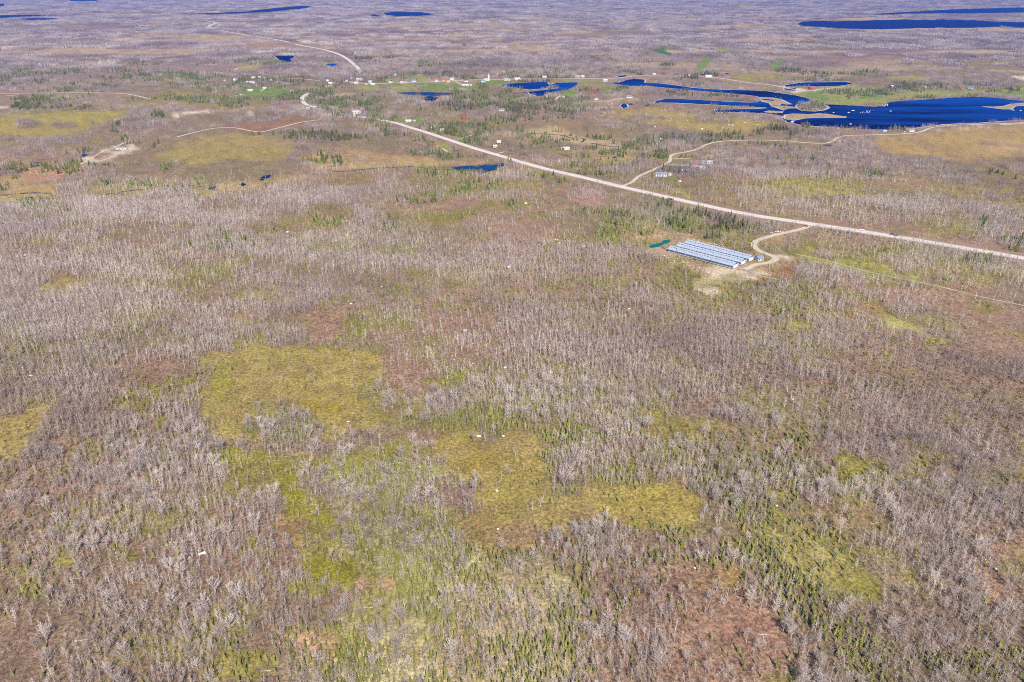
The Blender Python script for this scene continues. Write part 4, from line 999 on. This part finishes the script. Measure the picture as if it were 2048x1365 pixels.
scatter('evergreen_woodland', PTS['ever'], 'scattered mass of green spruces among the bare woods', 'evergreens', 'evergreens beyond the nearest ones')
scatter('heath_shrubs', PTS['heath'], 'low brown and green heath bushes covering the open ground', 'heath', 'low ground cover')

# ---------------------------------------------------------------- the long barns
def metal(name, c, rough=.5):
    m, n, b = new_mat(name)
    g = N(n, 'ShaderNodeTexCoord'); w = N(n, 'ShaderNodeTexWave'); w.inputs['Scale'].default_value = 1.2; w.inputs['Distortion'].default_value = .2
    n.links.new(g.outputs['Object'], w.inputs['Vector'])
    f = noise_node(n, .25, 4)
    r = ramp(n, f.outputs[0], [(.3, tuple(x * .88 for x in c)), (.7, tuple(min(1, x * 1.08) for x in c))])
    r2 = ramp(n, w.outputs[0], [(.0, (.9, .9, .9)), (1, (1, 1, 1))])
    n.links.new(mixc(n, r.outputs[0], r2.outputs[0], 1.0, 'MULTIPLY'), b.inputs['Base Color'])
    b.inputs['Roughness'].default_value = rough; b.inputs['Metallic'].default_value = .0
    return m
M_ROOF = metal('blue_grey_roof', (.31, .36, .45)); M_WALL = metal('slate_blue_wall', (.08, .12, .19)); M_VENT = metal('dark_vent', (.07, .09, .12))
M_WHITE = rough_material('white_paint', (.78, .78, .76), .06, .5); M_CAP = metal('vent_cap', (.55, .6, .68)); M_CONC = rough_material('concrete', (.42, .41, .40), .15, .3)
M_DARK = rough_material('dark_glass', (.04, .05, .06), .2, .5, .3)
def gable(mb, L, Wd, h, rise, over=.4, t=.18):
    """two roof slabs"""
    for s in (-1, 1):
        n = len(mb.v); y0 = s * (Wd / 2 + over); z0 = h - rise * over / (Wd / 2)
        mb.v += [(-L / 2 - over, y0, z0), (L / 2 + over, y0, z0), (L / 2 + over, 0, h + rise), (-L / 2 - over, 0, h + rise),
                 (-L / 2 - over, y0, z0 + t), (L / 2 + over, y0, z0 + t), (L / 2 + over, 0, h + rise + t), (-L / 2 - over, 0, h + rise + t)]
        for f in ((0, 3, 2, 1), (4, 5, 6, 7), (0, 1, 5, 4), (1, 2, 6, 5), (3, 0, 4, 7)): mb.f.append(tuple(n + i for i in f)); mb.m.append(0)
def body(mb, L, Wd, h, rise):
    n = len(mb.v)
    mb.v += [(-L/2, -Wd/2, -.3), (L/2, -Wd/2, -.3), (L/2, Wd/2, -.3), (-L/2, Wd/2, -.3), (-L/2, -Wd/2, h), (L/2, -Wd/2, h), (L/2, Wd/2, h), (-L/2, Wd/2, h), (-L/2, 0, h + rise - .02), (L/2, 0, h + rise - .02)]
    for f in ((0, 1, 5, 4), (2, 3, 7, 6), (1, 2, 6, 9, 5), (3, 0, 4, 8, 7), (0, 3, 2, 1)): mb.f.append(tuple(n + i for i in f)); mb.m.append(0)
BARN = [((1335, 503.5), (1464, 538.5)), ((1352, 497), (1481, 530.5)), ((1368, 491), (1497, 523.5))]
G = [(Vector(at(*a)), Vector(at(*b))) for a, b in BARN]
bd = (G[1][1] - G[1][0]).normalized(); bn = Vector((-bd.y, bd.x))
if bn.y < 0: bn = -bn
gap = (G[1][0] - G[0][0]).dot(bn) * .5 + (G[2][0] - G[0][0]).dot(bn) * .25
BW = gap * .76; BH = 2.5; BRISE = 2.4
print('barn length', (G[0][1] - G[0][0]).length, 'spacing', gap)
for k, lab in enumerate(['nearest of the three long blue grey barns, beside the rough bank', 'middle one of the three long blue grey barns', 'farthest of the three long blue grey barns, beside the stone heap row']):
    L = (G[k][1] - G[k][0]).dot(bd)
    c = G[0][0] + bn * gap * k + bd * ((G[k][0] - G[0][0]).dot(bd) + L / 2) + bn * BW / 2
    b = empty('long_barn', (c.x, c.y, .1), math.atan2(bd.y, bd.x)); tag(b, lab, 'barn', 'three long livestock barns')
    near = -1 if Vector((-math.sin(b.rotation_euler.z), math.cos(b.rotation_euler.z))).dot(bn) > 0 else 1
    m = MB(); body(m, L, BW, BH, BRISE); m.obj('wall', M_WALL, b)
    m = MB(); gable(m, L, BW, BH, BRISE, .25); m.obj('roof', M_ROOF, b)
    m = MB(); m.box(-L / 2, L / 2, near * (BW / 2 + .03) - .06, near * (BW / 2 + .03) + .06, .05, .7); m.obj('foundation_band', M_CONC, b)
    m = MB(); m.box(L / 2 + .03, L / 2 + .15, -BW / 2 + .4, BW / 2 - .4, -.1, BH + .3); m.obj('gable_panel', M_CAP, b)
    m = MB(); m.box(L / 2 + .17, L / 2 + .24, -1.6, 1.4, -.1, 2.9); m.obj('door', M_WHITE, b)
    m = MB(); m.box(L / 2 + .17, L / 2 + .24, BW / 2 - 2.2, BW / 2 - 1.1, .8, 2.0); m.obj('window', M_DARK, b)
    vm = MB(); vm.box(-.35, .35, -.35, .35, -.1, .7); v0 = vm.obj('roof_vent', M_VENT, link=False)
    cm = MB(); cm.box(-.5, .5, -.5, .5, .7, .85); c0 = cm.obj('cap', M_CAP, link=False)
    for i in range(24):
        o = bpy.data.objects.new('roof_vent', v0.data); sc.collection.objects.link(o); o.parent = b
        yy = near * BW * .20
        o.location = (-L / 2 + L * (i + .8) / 24.6, yy, BH + BRISE * (1 - abs(yy) / (BW / 2)) + .1)
        q = bpy.data.objects.new('cap', c0.data); sc.collection.objects.link(q); q.parent = o

# ---------------------------------------------------------------- houses
MATS = {}
def pm(key, c, var=.08):
    if key not in MATS: MATS[key] = rough_material(key, c, var, .6)
    return MATS[key]
WALLC = {'white': (.62, .62, .60), 'cream': (.55, .49, .36), 'grey': (.42, .43, .45), 'pale': (.50, .48, .44), 'blue': (.10, .15, .28), 'red': (.36, .07, .05), 'tan': (.5, .4, .28), 'brown': (.22, .14, .1), 'teal': (.35, .55, .5), 'yellow': (.46, .42, .30)}
ROOFC = {'dark': (.07, .07, .085), 'grey': (.30, .31, .34), 'light': (.42, .43, .46), 'red': (.36, .06, .05), 'blue': (.08, .18, .36), 'brown': (.20, .13, .10), 'maroon': (.17, .09, .09), 'green': (.25, .42, .30), 'slate': (.16, .20, .28)}
def house(u, v, L, Wd, h, wall, roof, rz, label, storeys=1, chim=False, wing=0, name='house', cat='house', steeple=False, grp='houses of the village', flat=False):
    x, y = at(u, v); L *= .76; Wd *= .76; wing *= .7; h *= .9
    o = empty(name, (x, y, .1), math.radians(rz)); tag(o, label, cat, grp)
    rise = .35 * Wd * (.35 if flat else .8)
    m = MB(); body(m, L, Wd, h, rise)
    if wing: m2 = MB()
    m.obj('wall', pm('wall_' + wall, WALLC[wall]), o)
    m = MB(); gable(m, L, Wd, h, rise, .45); r = m.obj('roof', pm('roof_' + roof, ROOFC[roof]), o)
    nw = max(2, int(L / 3.2))
    for s in (-1, 1):
        for st in range(storeys):
            for i in range(nw):
                if s == -1 and st == 0 and i == nw // 2:
                    d = MB(); d.box(-.5, .5, -.04, .04, 0, 2.1); q = d.obj('door', pm('door_brown', (.2, .1, .07)), o)
                else:
                    d = MB(); d.box(-.55, .55, -.04, .04, .95, 2.1); q = d.obj('window', M_DARK, o)
                q.location = (-L / 2 + L * (i + .5) / nw, s * (Wd / 2 + .05), st * 2.7)
    if chim:
        m = MB(); m.box(L * .2 - .4, L * .2 + .4, -.4, .4, h + rise * .5, h + rise + 1.2); m.obj('chimney', pm('brick', (.3, .12, .08)), r)
    if wing:
        m = MB(); body(m, wing, Wd * .8, h * .8, rise * .7); w = m.obj('wing', pm('wall_' + wall, WALLC[wall]), o); w.location = (L / 2 + wing / 2 - .3, 0, 0)
        m = MB(); gable(m, wing, Wd * .8, h * .8, rise * .7, .35); w = m.obj('wing_roof', pm('roof_' + roof, ROOFC[roof]), o); w.location = (L / 2 + wing / 2 - .3, 0, .02)
    if steeple:
        m = MB(); m.box(-1.8, 1.8, -1.8, 1.8, -.3, h + 5); w = m.obj('tower', pm('wall_' + wall, WALLC[wall]), o); w.location = (L / 2 + 1.6, 0, 0)
        m = MB(); n = 0; m.v = [(-2, -2, h + 5), (2, -2, h + 5), (2, 2, h + 5), (-2, 2, h + 5), (0, 0, h + 13)]; m.f = [(0, 1, 4), (1, 2, 4), (2, 3, 4), (3, 0, 4), (3, 2, 1, 0)]; m.m = [0] * 5
        w = m.obj('spire', pm('wall_' + wall, WALLC[wall]), o); w.location = (L / 2 + 1.6, 0, 0)
    return o
HS = [
 (450,161.5,9,7,3,'white','red',10,'small white cottage left of the dark spruce grove'), (470.5,161.5,9,8,5,'white','grey',70,'tall white gable house above the dark spruce grove',2),
 (507,157.5,13,8,3.2,'yellow','light',5,'pale yellow house in the top row of the left hamlet'), (519,156.5,11,8,3.4,'cream','light',0,'cream house right of the pale yellow one'),
 (529,158,9,6,2.8,'cream','green',8,'low cream outbuilding at the end of the top row'), (540.5,162,9,7,3,'white','grey',30,'small white house alone right of the hamlet row'),
 (502,167,18,8,3,'white','light',5,'long white building below the pale yellow house'), (494,166,8,6,3,'teal','green',5,'small greenish shed left of the long white building'),
 (501,183.5,14,9,3.4,'white','light',10,'white house with pale roof on the bright village lawn'), (481.5,191,9,6,3,'white','maroon',20,'small white house at the lower left of the lawn'),
 (474,192,6,5,2.5,'grey','dark',0,'grey shed beside the small house at the lawn edge'), (521.5,185,5,4,2.4,'tan','brown',0,'tiny tan shed in the middle of the lawn'),
 (530,178,10,6,2.8,'teal','light',0,'low pale outbuilding at the top of the lawn'), (585,184.5,13,9,3.4,'grey','slate',-20,'grey house with slate roof left of the road junction'),
 (655,163,10,9,6,'white','dark',20,'tall white two storey house with dark roof',2,True), (661,168,12,7,3,'white','light',0,'white garage below the two storey house'),
 (668,169,7,6,2.6,'cream','light',10,'cream shed beside the white garage'), (718,161,17,8,3,'cream','light',0,'long cream building at the top of the village'),
 (713,168,13,8,3.5,'white','light',-10,'white house with a pale roof facing the yard'), (704,167,7,6,2.6,'white','grey',0,'white shed left of the yard house'),
 (741,165.5,11,8,3,'teal','light',0,'pale green house behind the village hedge'), (746,170.5,14,8,3,'white','light',5,'low white house at the left end of the pasture'),
 (733,170,7,6,2.6,'pale','grey',0,'pale shed beside the low white house'), (781.5,165.5,10,8,4,'white','dark',60,'white gable house with a dark opening above the pasture'),
 (804,167,11,7,3,'pale','light',0,'pale bungalow beside the pasture hedge'), (811,167,8,6,3,'white','grey',40,'small white house at the pasture corner'),
 (828,163.5,14,8,3,'white','slate',0,'blue grey roofed house between the two pastures'), (791,153.5,7,7,6,'white','light',70,'tall narrow white house behind dark trees',2),
 (712,227.5,16,10,3.6,'white','light',10,'large white house with pale roof left of the village entrance'), (699,233,12,9,3.6,'white','blue',-15,'white house with bright blue roof'),
 (709,234,9,7,3,'pale','grey',0,'pale garage right of the blue roofed house'), (678,227.5,9,6,2.8,'cream','light',5,'cream shed left of the blue roofed house'),
 (683,231,8,5,2.6,'tan','grey',20,'tan shed in the yard below the cream one'), (848,205.5,5,4,3,'white','green',0,'tiny white hut beside the drowned pond'),
 (817,245,13,8,3.2,'white','light',5,'white house on the lawn beside the highway'), (829,244,7,5,2.5,'grey','grey',0,'grey shed right of the white highway house'),
 (630,217,9,7,3,'pale','light',0,'pale house in the trees right of the junction'), (616,219,8,6,3,'white','grey',20,'small white house hidden below the junction'),
 (873.5,164,11,8,3.2,'white','grey',0,'white house with grey roof above the right pasture'), (888,161.5,9,7,3,'cream','red',0,'cream cottage with reddish roof on the village street'),
 (904.5,160.5,11,9,4.5,'white','light',60,'big white gable house in the middle of the village',2), (897,165,8,6,2.8,'cream','light',0,'small cream shed at the pasture hedge top'),
 (932,163.5,11,8,3.4,'white','dark',10,'white house wedged between dark spruces'), (930,172.5,17,8,3,'pale','light',0,'long pale house at the end of its drive'),
 (942,172,6,5,2.6,'cream','light',0,'tiny cream shed right of the long pale house'), (966.5,164.5,12,8,3.2,'white','slate',-20,'white house with slate roof right of the tall spruces'),
 (1013,161,17,8,3,'white','grey',0,'long low white house facing the river head'), (1034.5,160.5,17,10,4,'white','light',0,'white building with three pale bays by the river head'),
 (1089,156,13,8,3.4,'pale','light',0,'pale house alone above the river'), (1155,155,14,8,3,'pale','grey',0,'left half of a pale pair of houses above the river'), (1165,155,12,8,3.2,'white','light',0,'white right house of the pair above the river'),
 (1210.5,163,13,8,3.6,'white','light',5,'white house on the river bank beside dark spruces'), (1191.5,200,9,8,4,'white','blue',30,'dark blue roofed house on bare sandy ground',2),
 (1259,196,15,9,3.6,'white','slate',-20,'blue and white house on the green knoll above the marsh'), (1094,195,5,4,2.6,'white','light',0,'tiny white cabin below the river lobe'),
 (1308,150,10,7,3,'cream','light',0,'cream house above the river road'), (1417,155,22,10,4,'white','light',0,'long white barn above dark trees by the river road'), (1378,153,8,6,3,'tan','light',0,'tan cabin left of the long white barn'),
 (1621,179.5,12,10,4.2,'red','red',30,'bright red roofed house on the lake point',2), (1629,181.5,8,7,3,'white','red',30,'low annex of the red roofed house'),
 (1785,176,12,9,4,'teal','green',0,'pale green house behind the lakeside grove'), (1941,178,13,10,4,'white','blue',-25,'white house with steep bright blue roof above the lake',2),
 (1850,177.5,8,7,3.4,'white','light',0,'small white house above the farm pond'), (1915,183.5,6,5,3,'tan','brown',0,'small tan shed right of the farm pond'),
 (1809,264.5,5,3,2.4,'white','dark',0,'tiny white hut in the bare trees at the lake road'), (1823,264,11,3,2.8,'white','light',0,'long white trailer beside the lake road'),
 (1769,264,7,3.5,2.6,'white','light',0,'small white trailer left in the lakeside trees'), (1322,352,20,9,3.4,'white','slate',-3,'long white house with slate roof below the side road',1),
 (1341,351,8,7,4,'yellow','maroon',70,'cream gable house beside its green lawn'), (1363,340,28,9,2.8,'white','dark',-2,'very long dark roofed bungalow by the gravel road'),
 (1389.5,333.5,18,10,3.6,'cream','maroon',12,'cream house with dark red roof right of the long bungalow'), (1405,338.5,9,6,2.6,'teal','grey',-10,'small teal shed below the dark red roof'),
 (1419,327.5,11,7,3,'white','grey',-5,'white cottage at the far end of the roadside homes'), (1406,326.5,6,5,3,'grey','slate',0,'small slate shed left of the far cottage'),
 (927,239.5,10,9,4.4,'red','red',45,'bright red house half hidden above the spruce grove',2), (868.5,292.5,15,9,3,'tan','red',0,'red roofed house in the clearing below the highway'),
 (840,291,8,6,2.6,'brown','red',20,'reddish shed left of the red roofed house'), (998,286,8,6,2.6,'white','light',-5,'white house right of the highway, upper of two'), (990,295,8,6,2.6,'pale','light',10,'white house right of the highway, lower of two'),
 (885,262.5,9,6,3,'white','grey',0,'white house among spruces right of the highway'), (866,259,7,5,2.8,'pale','light',0,'pale shed in the trees right of the highway'),
 (1133,299,12,5,2.8,'white','light',-5,'white mobile home at the marsh edge'), (1126,299.5,7,5,2.6,'teal','grey',0,'greenish shed left of the white mobile home'),
 (1003,222,12,7,2.8,'white','slate',0,'low building on the pale gravel yard'), (985,219.5,7,5,2.6,'tan','brown',0,'tan shed left of the pale gravel yard'),
 (1518,520.5,8,7,3.2,'grey','slate',20,'small slate blue shed at the end of the three barns'), (241,299,16,11,1.2,'grey','light',10,'low grey slab roofed building in the sandy clearing at left')]
for h_ in HS:
    u, v, L, Wd, hh, wl, rf, rz, lab, *rest = h_
    st = rest[0] if rest else 1; ch = rest[1] if len(rest) > 1 else (hash(lab) % 3 == 0 and False)
    nm, ct, gp = 'house', 'house', 'houses of the village'
    if 'shed' in lab or 'hut' in lab or 'cabin' in lab or 'outbuilding' in lab: nm, ct, gp = 'shed', 'shed', 'sheds and small outbuildings'
    elif 'garage' in lab: nm, ct, gp = 'garage', 'garage', 'sheds and small outbuildings'
    elif 'trailer' in lab or 'mobile' in lab: nm, ct, gp = 'trailer_home', 'trailer', 'trailers'
    elif 'long white barn' in lab: nm, ct, gp = 'barn', 'barn', 'farm buildings'
    house(u, v, L, Wd, hh, wl, rf, rz, lab, st, bool(ch), 5 if L > 15 and L < 20 else 0, nm, ct, grp=gp, flat=('low grey slab' in lab))
house(972, 161.5, 14, 9, 4, 'white', 'grey', 0, 'white church with a pointed steeple at the street', 1, False, 0, 'church', 'church', True, 'church')

# ---------------------------------------------------------------- vehicles on the highway
def car(u, v, c, label, truck=False, name='car', cat='car'):
    x, y = at(u, v)
    L = [Vector(at(*p)) for p in HIGHWAY]; d = min(range(len(L) - 1), key=lambda i: ((L[i] + L[i + 1]) / 2 - Vector((x, y))).length)
    dr = L[d + 1] - L[d]; o = empty(name, (x, y, .26), math.atan2(dr.y, dr.x)); tag(o, label, cat, 'vehicles on the highway')
    hl, hw = (2.7, .98) if truck else (2.25, .9)
    prof = [(-hl, .45), (-hl, .9), (-hl * .55, 1.0), (hl * .5, .98), (hl, .8), (hl, .42)]
    m = MB(); n = len(prof)
    for s in (-1, 1): m.v += [(px_, s * hw, pz) for px_, pz in prof]
    m.f = [tuple(range(n))[::-1], tuple(range(n, 2 * n))] + [(i, (i + 1) % n, n + (i + 1) % n, n + i) for i in range(n)]; m.m = [0] * len(m.f)
    paintm, nn, bb = new_mat('paint_' + '_'.join(label.split()[:2])); bb.inputs['Base Color'].default_value = (*c, 1); bb.inputs['Roughness'].default_value = .35; bb.inputs['Specular IOR Level'].default_value = .5
    m.obj('body', paintm, o)
    m = MB(); a, b = (-.3, 1.3) if truck else (-1.7, .9)
    m.v = [(a, -.82, .98), (b, -.82, .98), (b, .82, .98), (a, .82, .98), (a + .35, -.7, 1.5), (b - .6, -.7, 1.5), (b - .6, .7, 1.5), (a + .35, .7, 1.5)]
    m.f = [(4, 5, 6, 7), (0, 1, 5, 4), (1, 2, 6, 5), (2, 3, 7, 6), (3, 0, 4, 7)]; m.m = [1, 0, 0, 0, 0]
    m.obj('cabin', [M_DARK, paintm], o)
    if truck:
        m = MB(); m.box(-hl + .1, -.5, -.85, .85, .95, 1.25); m.obj('cargo_bed', paintm, o)
    wm = MB(); wm.prism((0, -.12, 0), (0, .12, 0), .34, .34, 10); wm.f.append(tuple(range(10))); wm.f.append(tuple(range(10, 20))); wm.m += [0, 0]
    w0 = wm.obj('wheel', pm('tyre', (.03, .03, .03)), link=False)
    for sx in (-hl * .62, hl * .62):
        for sy in (-hw + .05, hw - .05):
            w = bpy.data.objects.new('wheel', w0.data); sc.collection.objects.link(w); w.parent = o; w.location = (sx, sy, .34)
    for s in (-1, 1):
        m = MB(); m.box(hl - .02, hl + .04, s * hw * .75 - .15, s * hw * .75 + .15, .6, .75); m.obj('headlight', M_WHITE, o)
car(1300, 389.6, (.75, .75, .74), 'white car on the highway just past the side road')
car(1342, 400, (.02, .02, .025), 'black car right of the white one on the highway')
car(1723, 461.5, (.78, .78, .77), 'white pickup truck on the highway right of the barn driveway', True, 'pickup_truck', 'pickup truck')
car(1783.5, 470.4, (.09, .10, .12), 'dark grey car on the highway, rightmost but one')
car(1792, 472.5, (.2, .14, .11), 'brown car close behind the dark grey one')
car(1611, 453.5, (.6, .01, .02), 'red pickup truck at the mouth of the barn driveway', True, 'pickup_truck', 'pickup truck')
car(608, 203, (.7, .7, .7), 'pale car on the road junction left of the village')
car(1366, 342.5, (.8, .8, .8), 'white car parked before the very long bungalow'); car(1371, 342.7, (.75, .77, .8), 'silver car parked right of the white one'); car(1302, 341, (.35, .4, .5), 'blue grey car on the gravel side road')

# ---------------------------------------------------------------- utility poles
M_POLE = rough_material('weathered_pole', (.42, .36, .30), .2, 2)
def pole_mesh():
    a = MB(); a.prism((0, 0, -.5), (0, 0, 10), .17, .12, 6); b = MB(); b.box(-1.1, 1.1, -.08, .08, 9.0, 9.2)
    c = MB(); c.prism((0, 0, 9.2), (0, 0, 9.5), .08, .05, 5)
    return a.obj('post', M_POLE, link=False).data, b.obj('crossarm', M_POLE, link=False).data, c.obj('insulator', M_CAP, link=False).data
PD = pole_mesh()
PL = [(1245,364,'beside the side road turning'), (1287.5,380.5,'in the grass above the white car'), (1331.5,391.5,'above the black car'), (1378,399,'third right of the side road turning'), (1432,409,'beside the bushes above the highway'), (1492,419,'midway between the side road and the barn driveway'),
      (1552,428,'left of the barn driveway mouth'), (1620,437,'just above the barn driveway mouth'), (1692,448,'left of the white pickup'), (1770,460,'above the dark grey car'), (1856,474,'right of the brown car'), (1950,489,'near the right edge of the highway'),
      (1195,351,'left of the side road turning'), (1125,336,'by the dark spruces at the road'), (1065,320,'below the white highway houses'), (1012,305,'at the drive of the white houses'), (964,291,'below the spruce grove'),
      (914,280,'at the grassy drive mouth'), (872,262,'by the house among spruces'), (1654,523,'on the mossy strip right of the barns'), (1795,556,'on the heath track right of the barns'), (650,318,'standing pale in the left straw bog'), (1378,470,'behind the upper end of the barns'), (1492,486,'beside the driveway bend')]
for u, v, l in PL:
    x, y = at(u, v); o = empty('utility_pole', (x, y, zof(x, y)), .5); tag(o, 'wooden utility pole ' + l, 'utility pole', 'utility poles along the roads')
    for nm, d in (('post', PD[0]), ('crossarm', PD[1])):
        q = bpy.data.objects.new(nm, d); sc.collection.objects.link(q); q.parent = o
        if nm == 'crossarm':
            for dx in (-1, 0, 1):
                w = bpy.data.objects.new('insulator', PD[2]); sc.collection.objects.link(w); w.parent = q; w.location = (dx, 0, 0)

# ---------------------------------------------------------------- boulders
def rock_data(seed, flat=.6):
    random.seed(seed); m = MB(); rings, seg = 4, 7
    m.v.append((0, 0, flat))
    for i in range(1, rings + 1):
        f = i / rings * math.pi * .62
        for j in range(seg):
            a = 2 * math.pi * j / seg + i * .3; k = random.uniform(.78, 1.18)
            m.v.append((math.sin(f) * math.cos(a) * k, math.sin(f) * math.sin(a) * k, math.cos(f) * flat * random.uniform(.85, 1.1)))
    for j in range(seg): m.f.append((0, 1 + j, 1 + (j + 1) % seg))
    for i in range(rings - 1):
        for j in range(seg):
            a = 1 + i * seg + j; b = 1 + i * seg + (j + 1) % seg; m.f.append((a, a + seg, b + seg, b))
    m.m = [0] * len(m.f); return m.obj('boulder', M_ROCK, link=False).data
RD = [rock_data(900 + i, random.uniform(.5, .8)) for i in range(6)]
def boulder(u, v, r, label, grp):
    r *= .68 if grp != 'white boulders scattered over the heath' else .85
    x, y = at(u, v)
    if abs(u) > 4000: return
    o = bpy.data.objects.new('boulder', random.choice(RD)); sc.collection.objects.link(o)
    o.location = (x, y, zof(x, y) + .1 * r); o.rotation_euler = (random.uniform(-.2, .2), random.uniform(-.2, .2), random.uniform(0, 6)); k = random.uniform(.7, 1.1)
    o.scale = (r * random.uniform(.9, 1.3), r * k, r * random.uniform(.7, 1.)); tag(o, label, 'boulder', grp)
for (u, v, r, l) in [(402,1109,1.2,'largest white cracked boulder on the lower left heath, left half'), (409,1107,1.5,'largest white cracked boulder on the lower left heath, right half'), (397,1111,.6,'small white stone at the left foot of the cracked boulder'),
                     (958,873,1.4,'long white boulder at the top edge of the lower bog'), (1007,872,1.1,'white boulder right of the long one at the bog edge'), (1011,736,1.5,'white boulder on the reddish heath above the green thicket'),
                     (697,845,1.0,'lone white boulder in the lower part of the upper bog'), (952,838,.9,'white stone above the lower bog'), (62,753,1.5,'pale boulder on the left woods clearing'), (282,868,1.1,'pale boulder in the brown scrub at left'),
                     (994,982,1.0,'small white boulder on the left rim of the lower bog'), (930,662,1.6,'white boulder in the brown heath left of centre'), (702,606,1.4,'white boulder beside the upper reddish barren'), (838,620,1.0,'white boulder in the grey trees left of centre'),
                     (1258,618,1.5,'white boulder in the heath below the barns'), (1018,536,2.2,'tall white boulder standing among grey trees at centre'), (763,574,1.0,'white stone above the grey trees at centre left'), (1052,407,1.9,'white boulder left of the reddish patch by the highway'), (1168,493,1.4,'white boulder above the rust coloured heath'),
                     (1406,393,2.0,'pale boulder in the heath above the black car'), (1360,363,2.6,'long white rock below the green house lawn'), (1310,255,2.4,'white rock in the yellow meadow above the gravel road'), (1404,259,3.,'white rock pile in the yellow meadow centre'), (1322,278,3.,'pale slab left of the gravel road bend'),
                     (1706,222,3.5,'low white ledge at the left end of the lake reef'), (1697,226,2.5,'small white rock left of the lake reef'), (1781,223,2.5,'single white rock in the middle of the lake'), (1701,249,2.5,'white rock near the lower lake shore'), (1584,245,3.5,'white rock at the lower left lake corner'),
                     (2026,221,3.,'left one of the white rocks right of the sandy point'), (2041,222,2.5,'right one of the white rocks right of the sandy point'), (1667,226,2.5,'white rock off the wooded island'), (50,510,1.6,'white boulder at the left above the grey woods'), (65,458,1.8,'white boulder on the mauve slope at left'), (395,460,1.5,'white boulder on the boulder slope left of centre'),
                     (575,464,2.,'white boulder on the rusty patch'), (240,615,1.4,'pale slab in the small opening of the grey woods'), (1586,798,1.,'small white stone on the green bog at right'), (1745,944,.8,'tiny white stone by the mossy patch at right'), (1554,1011,.9,'white stone above the green bog at lower right'), (1992,1135,.9,'white stone on the red heath at the right edge'),
                     (1885,1175,.8,'white stone left of the red heath at right'), (1391,1136,.8,'white stone at the top of the reddish heath'), (996,1057,.7,'white stone inside the lower left of the bog')]:
    boulder(u, v, r, l, 'white boulders scattered over the heath')
random.seed(77)
for (pts, n, r0, r1, l, flatrow) in [
    ([(40,335),(110,330),(140,345),(90,358),(45,352)], 38, .8, 1.7, 'white boulder on the stony slope at the left', 0),
    ([(1960,400),(2048,405),(2048,440),(1990,435)], 26, 1.0, 2.2, 'white boulder in the stone field at the upper right edge', 0),
    ([(1372,477),(1400,478),(1450,490),(1448,493),(1395,484),(1372,482)], 34, .8, 1.5, 'pale stone in the heap row behind the farthest barn', 0),
    ([(1300,505),(1330,508),(1400,532),(1440,548),(1400,545),(1320,520)], 16, .7, 1.5, 'white stone on the bank below the nearest barn', 0),
    ([(1538,461),(1560,458),(1568,466),(1545,470)], 12, 1.0, 1.9, 'white boulder in the stone pile above the barn driveway', 0),
    ([(1716,226),(1735,221),(1748,222),(1742,226),(1722,228)], 26, .8, 2.0, 'white rock of the reef in the lake', 0),
    ([(1600,250),(1690,256),(1690,258),(1600,253)], 18, 1.2, 2.4, 'white rock along the lower lake shore', 0),
    ([(1763,207),(1778,210),(1774,214),(1764,212)], 8, 1.5, 2.6, 'white rock off the upper shore point', 0),
    ([(680,445),(720,430),(740,455),(700,465)], 9, .9, 1.5, 'white stone on the olive patch left of centre', 0),
    ([(980,490),(1140,470),(1180,480),(1100,500),(1000,510)], 18, .9, 1.6, 'white stone of the stony band above centre', 0),
    ([(100,430),(340,420),(380,480),(180,500)], 16, .9, 1.7, 'white stone on the mauve slope at left', 0),
    ([(1330,235),(1560,250),(1500,262),(1350,256)], 14, 1.6, 2.8, 'white stone in the yellow meadow below the channel', 0),
    ([(860,680),(1000,690),(900,760),(820,740)], 9, .7, 1.2, 'white stone on the reddish heath at centre', 0),
    ([(1560,1000),(2040,1040),(2040,1180),(1800,1140)], 9, .5, .9, 'small white stone on the lower right heath', 0),
    ([(1700,760),(2040,720),(2040,840),(1800,830)], 8, .6, 1.1, 'small white stone on the red heath at right', 0)]:
    xs = [p[0] for p in pts]; ys = [p[1] for p in pts]; c = 0; tries = 0
    while c < n and tries < 4000:
        tries += 1; u = random.uniform(min(xs), max(xs)); v = random.uniform(min(ys), max(ys)); ins = False
        for i in range(len(pts)):
            (xa, ya), (xb, yb) = pts[i], pts[(i + 1) % len(pts)]
            if (ya > v) != (yb > v) and u < (xb - xa) * (v - ya) / (yb - ya) + xa: ins = not ins
        if ins: boulder(u, v, random.uniform(r0, r1) * .8, l, l.replace('white boulder', 'white boulders').replace('stone ', 'stones ', 1)); c += 1

# ---------------------------------------------------------------- haze
if True:
    m = bpy.data.materials.new('haze'); m.use_nodes = True; n = m.node_tree; n.nodes.clear()
    o = n.nodes.new('ShaderNodeOutputMaterial'); v = n.nodes.new('ShaderNodeVolumePrincipled')
    v.inputs['Color'].default_value = (.10, .28, 1.0, 1); v.inputs['Density'].default_value = 6.2e-5; v.inputs['Anisotropy'].default_value = .0
    n.links.new(v.outputs[0], o.inputs['Volume'])
    mb = MB(); R = 66000; mb.box(-R, R, -R, R, -12, 262)
    hz = mb.obj('haze', m); tag(hz, 'thin blue air veil over the whole plain', 'haze', None, 'stuff')
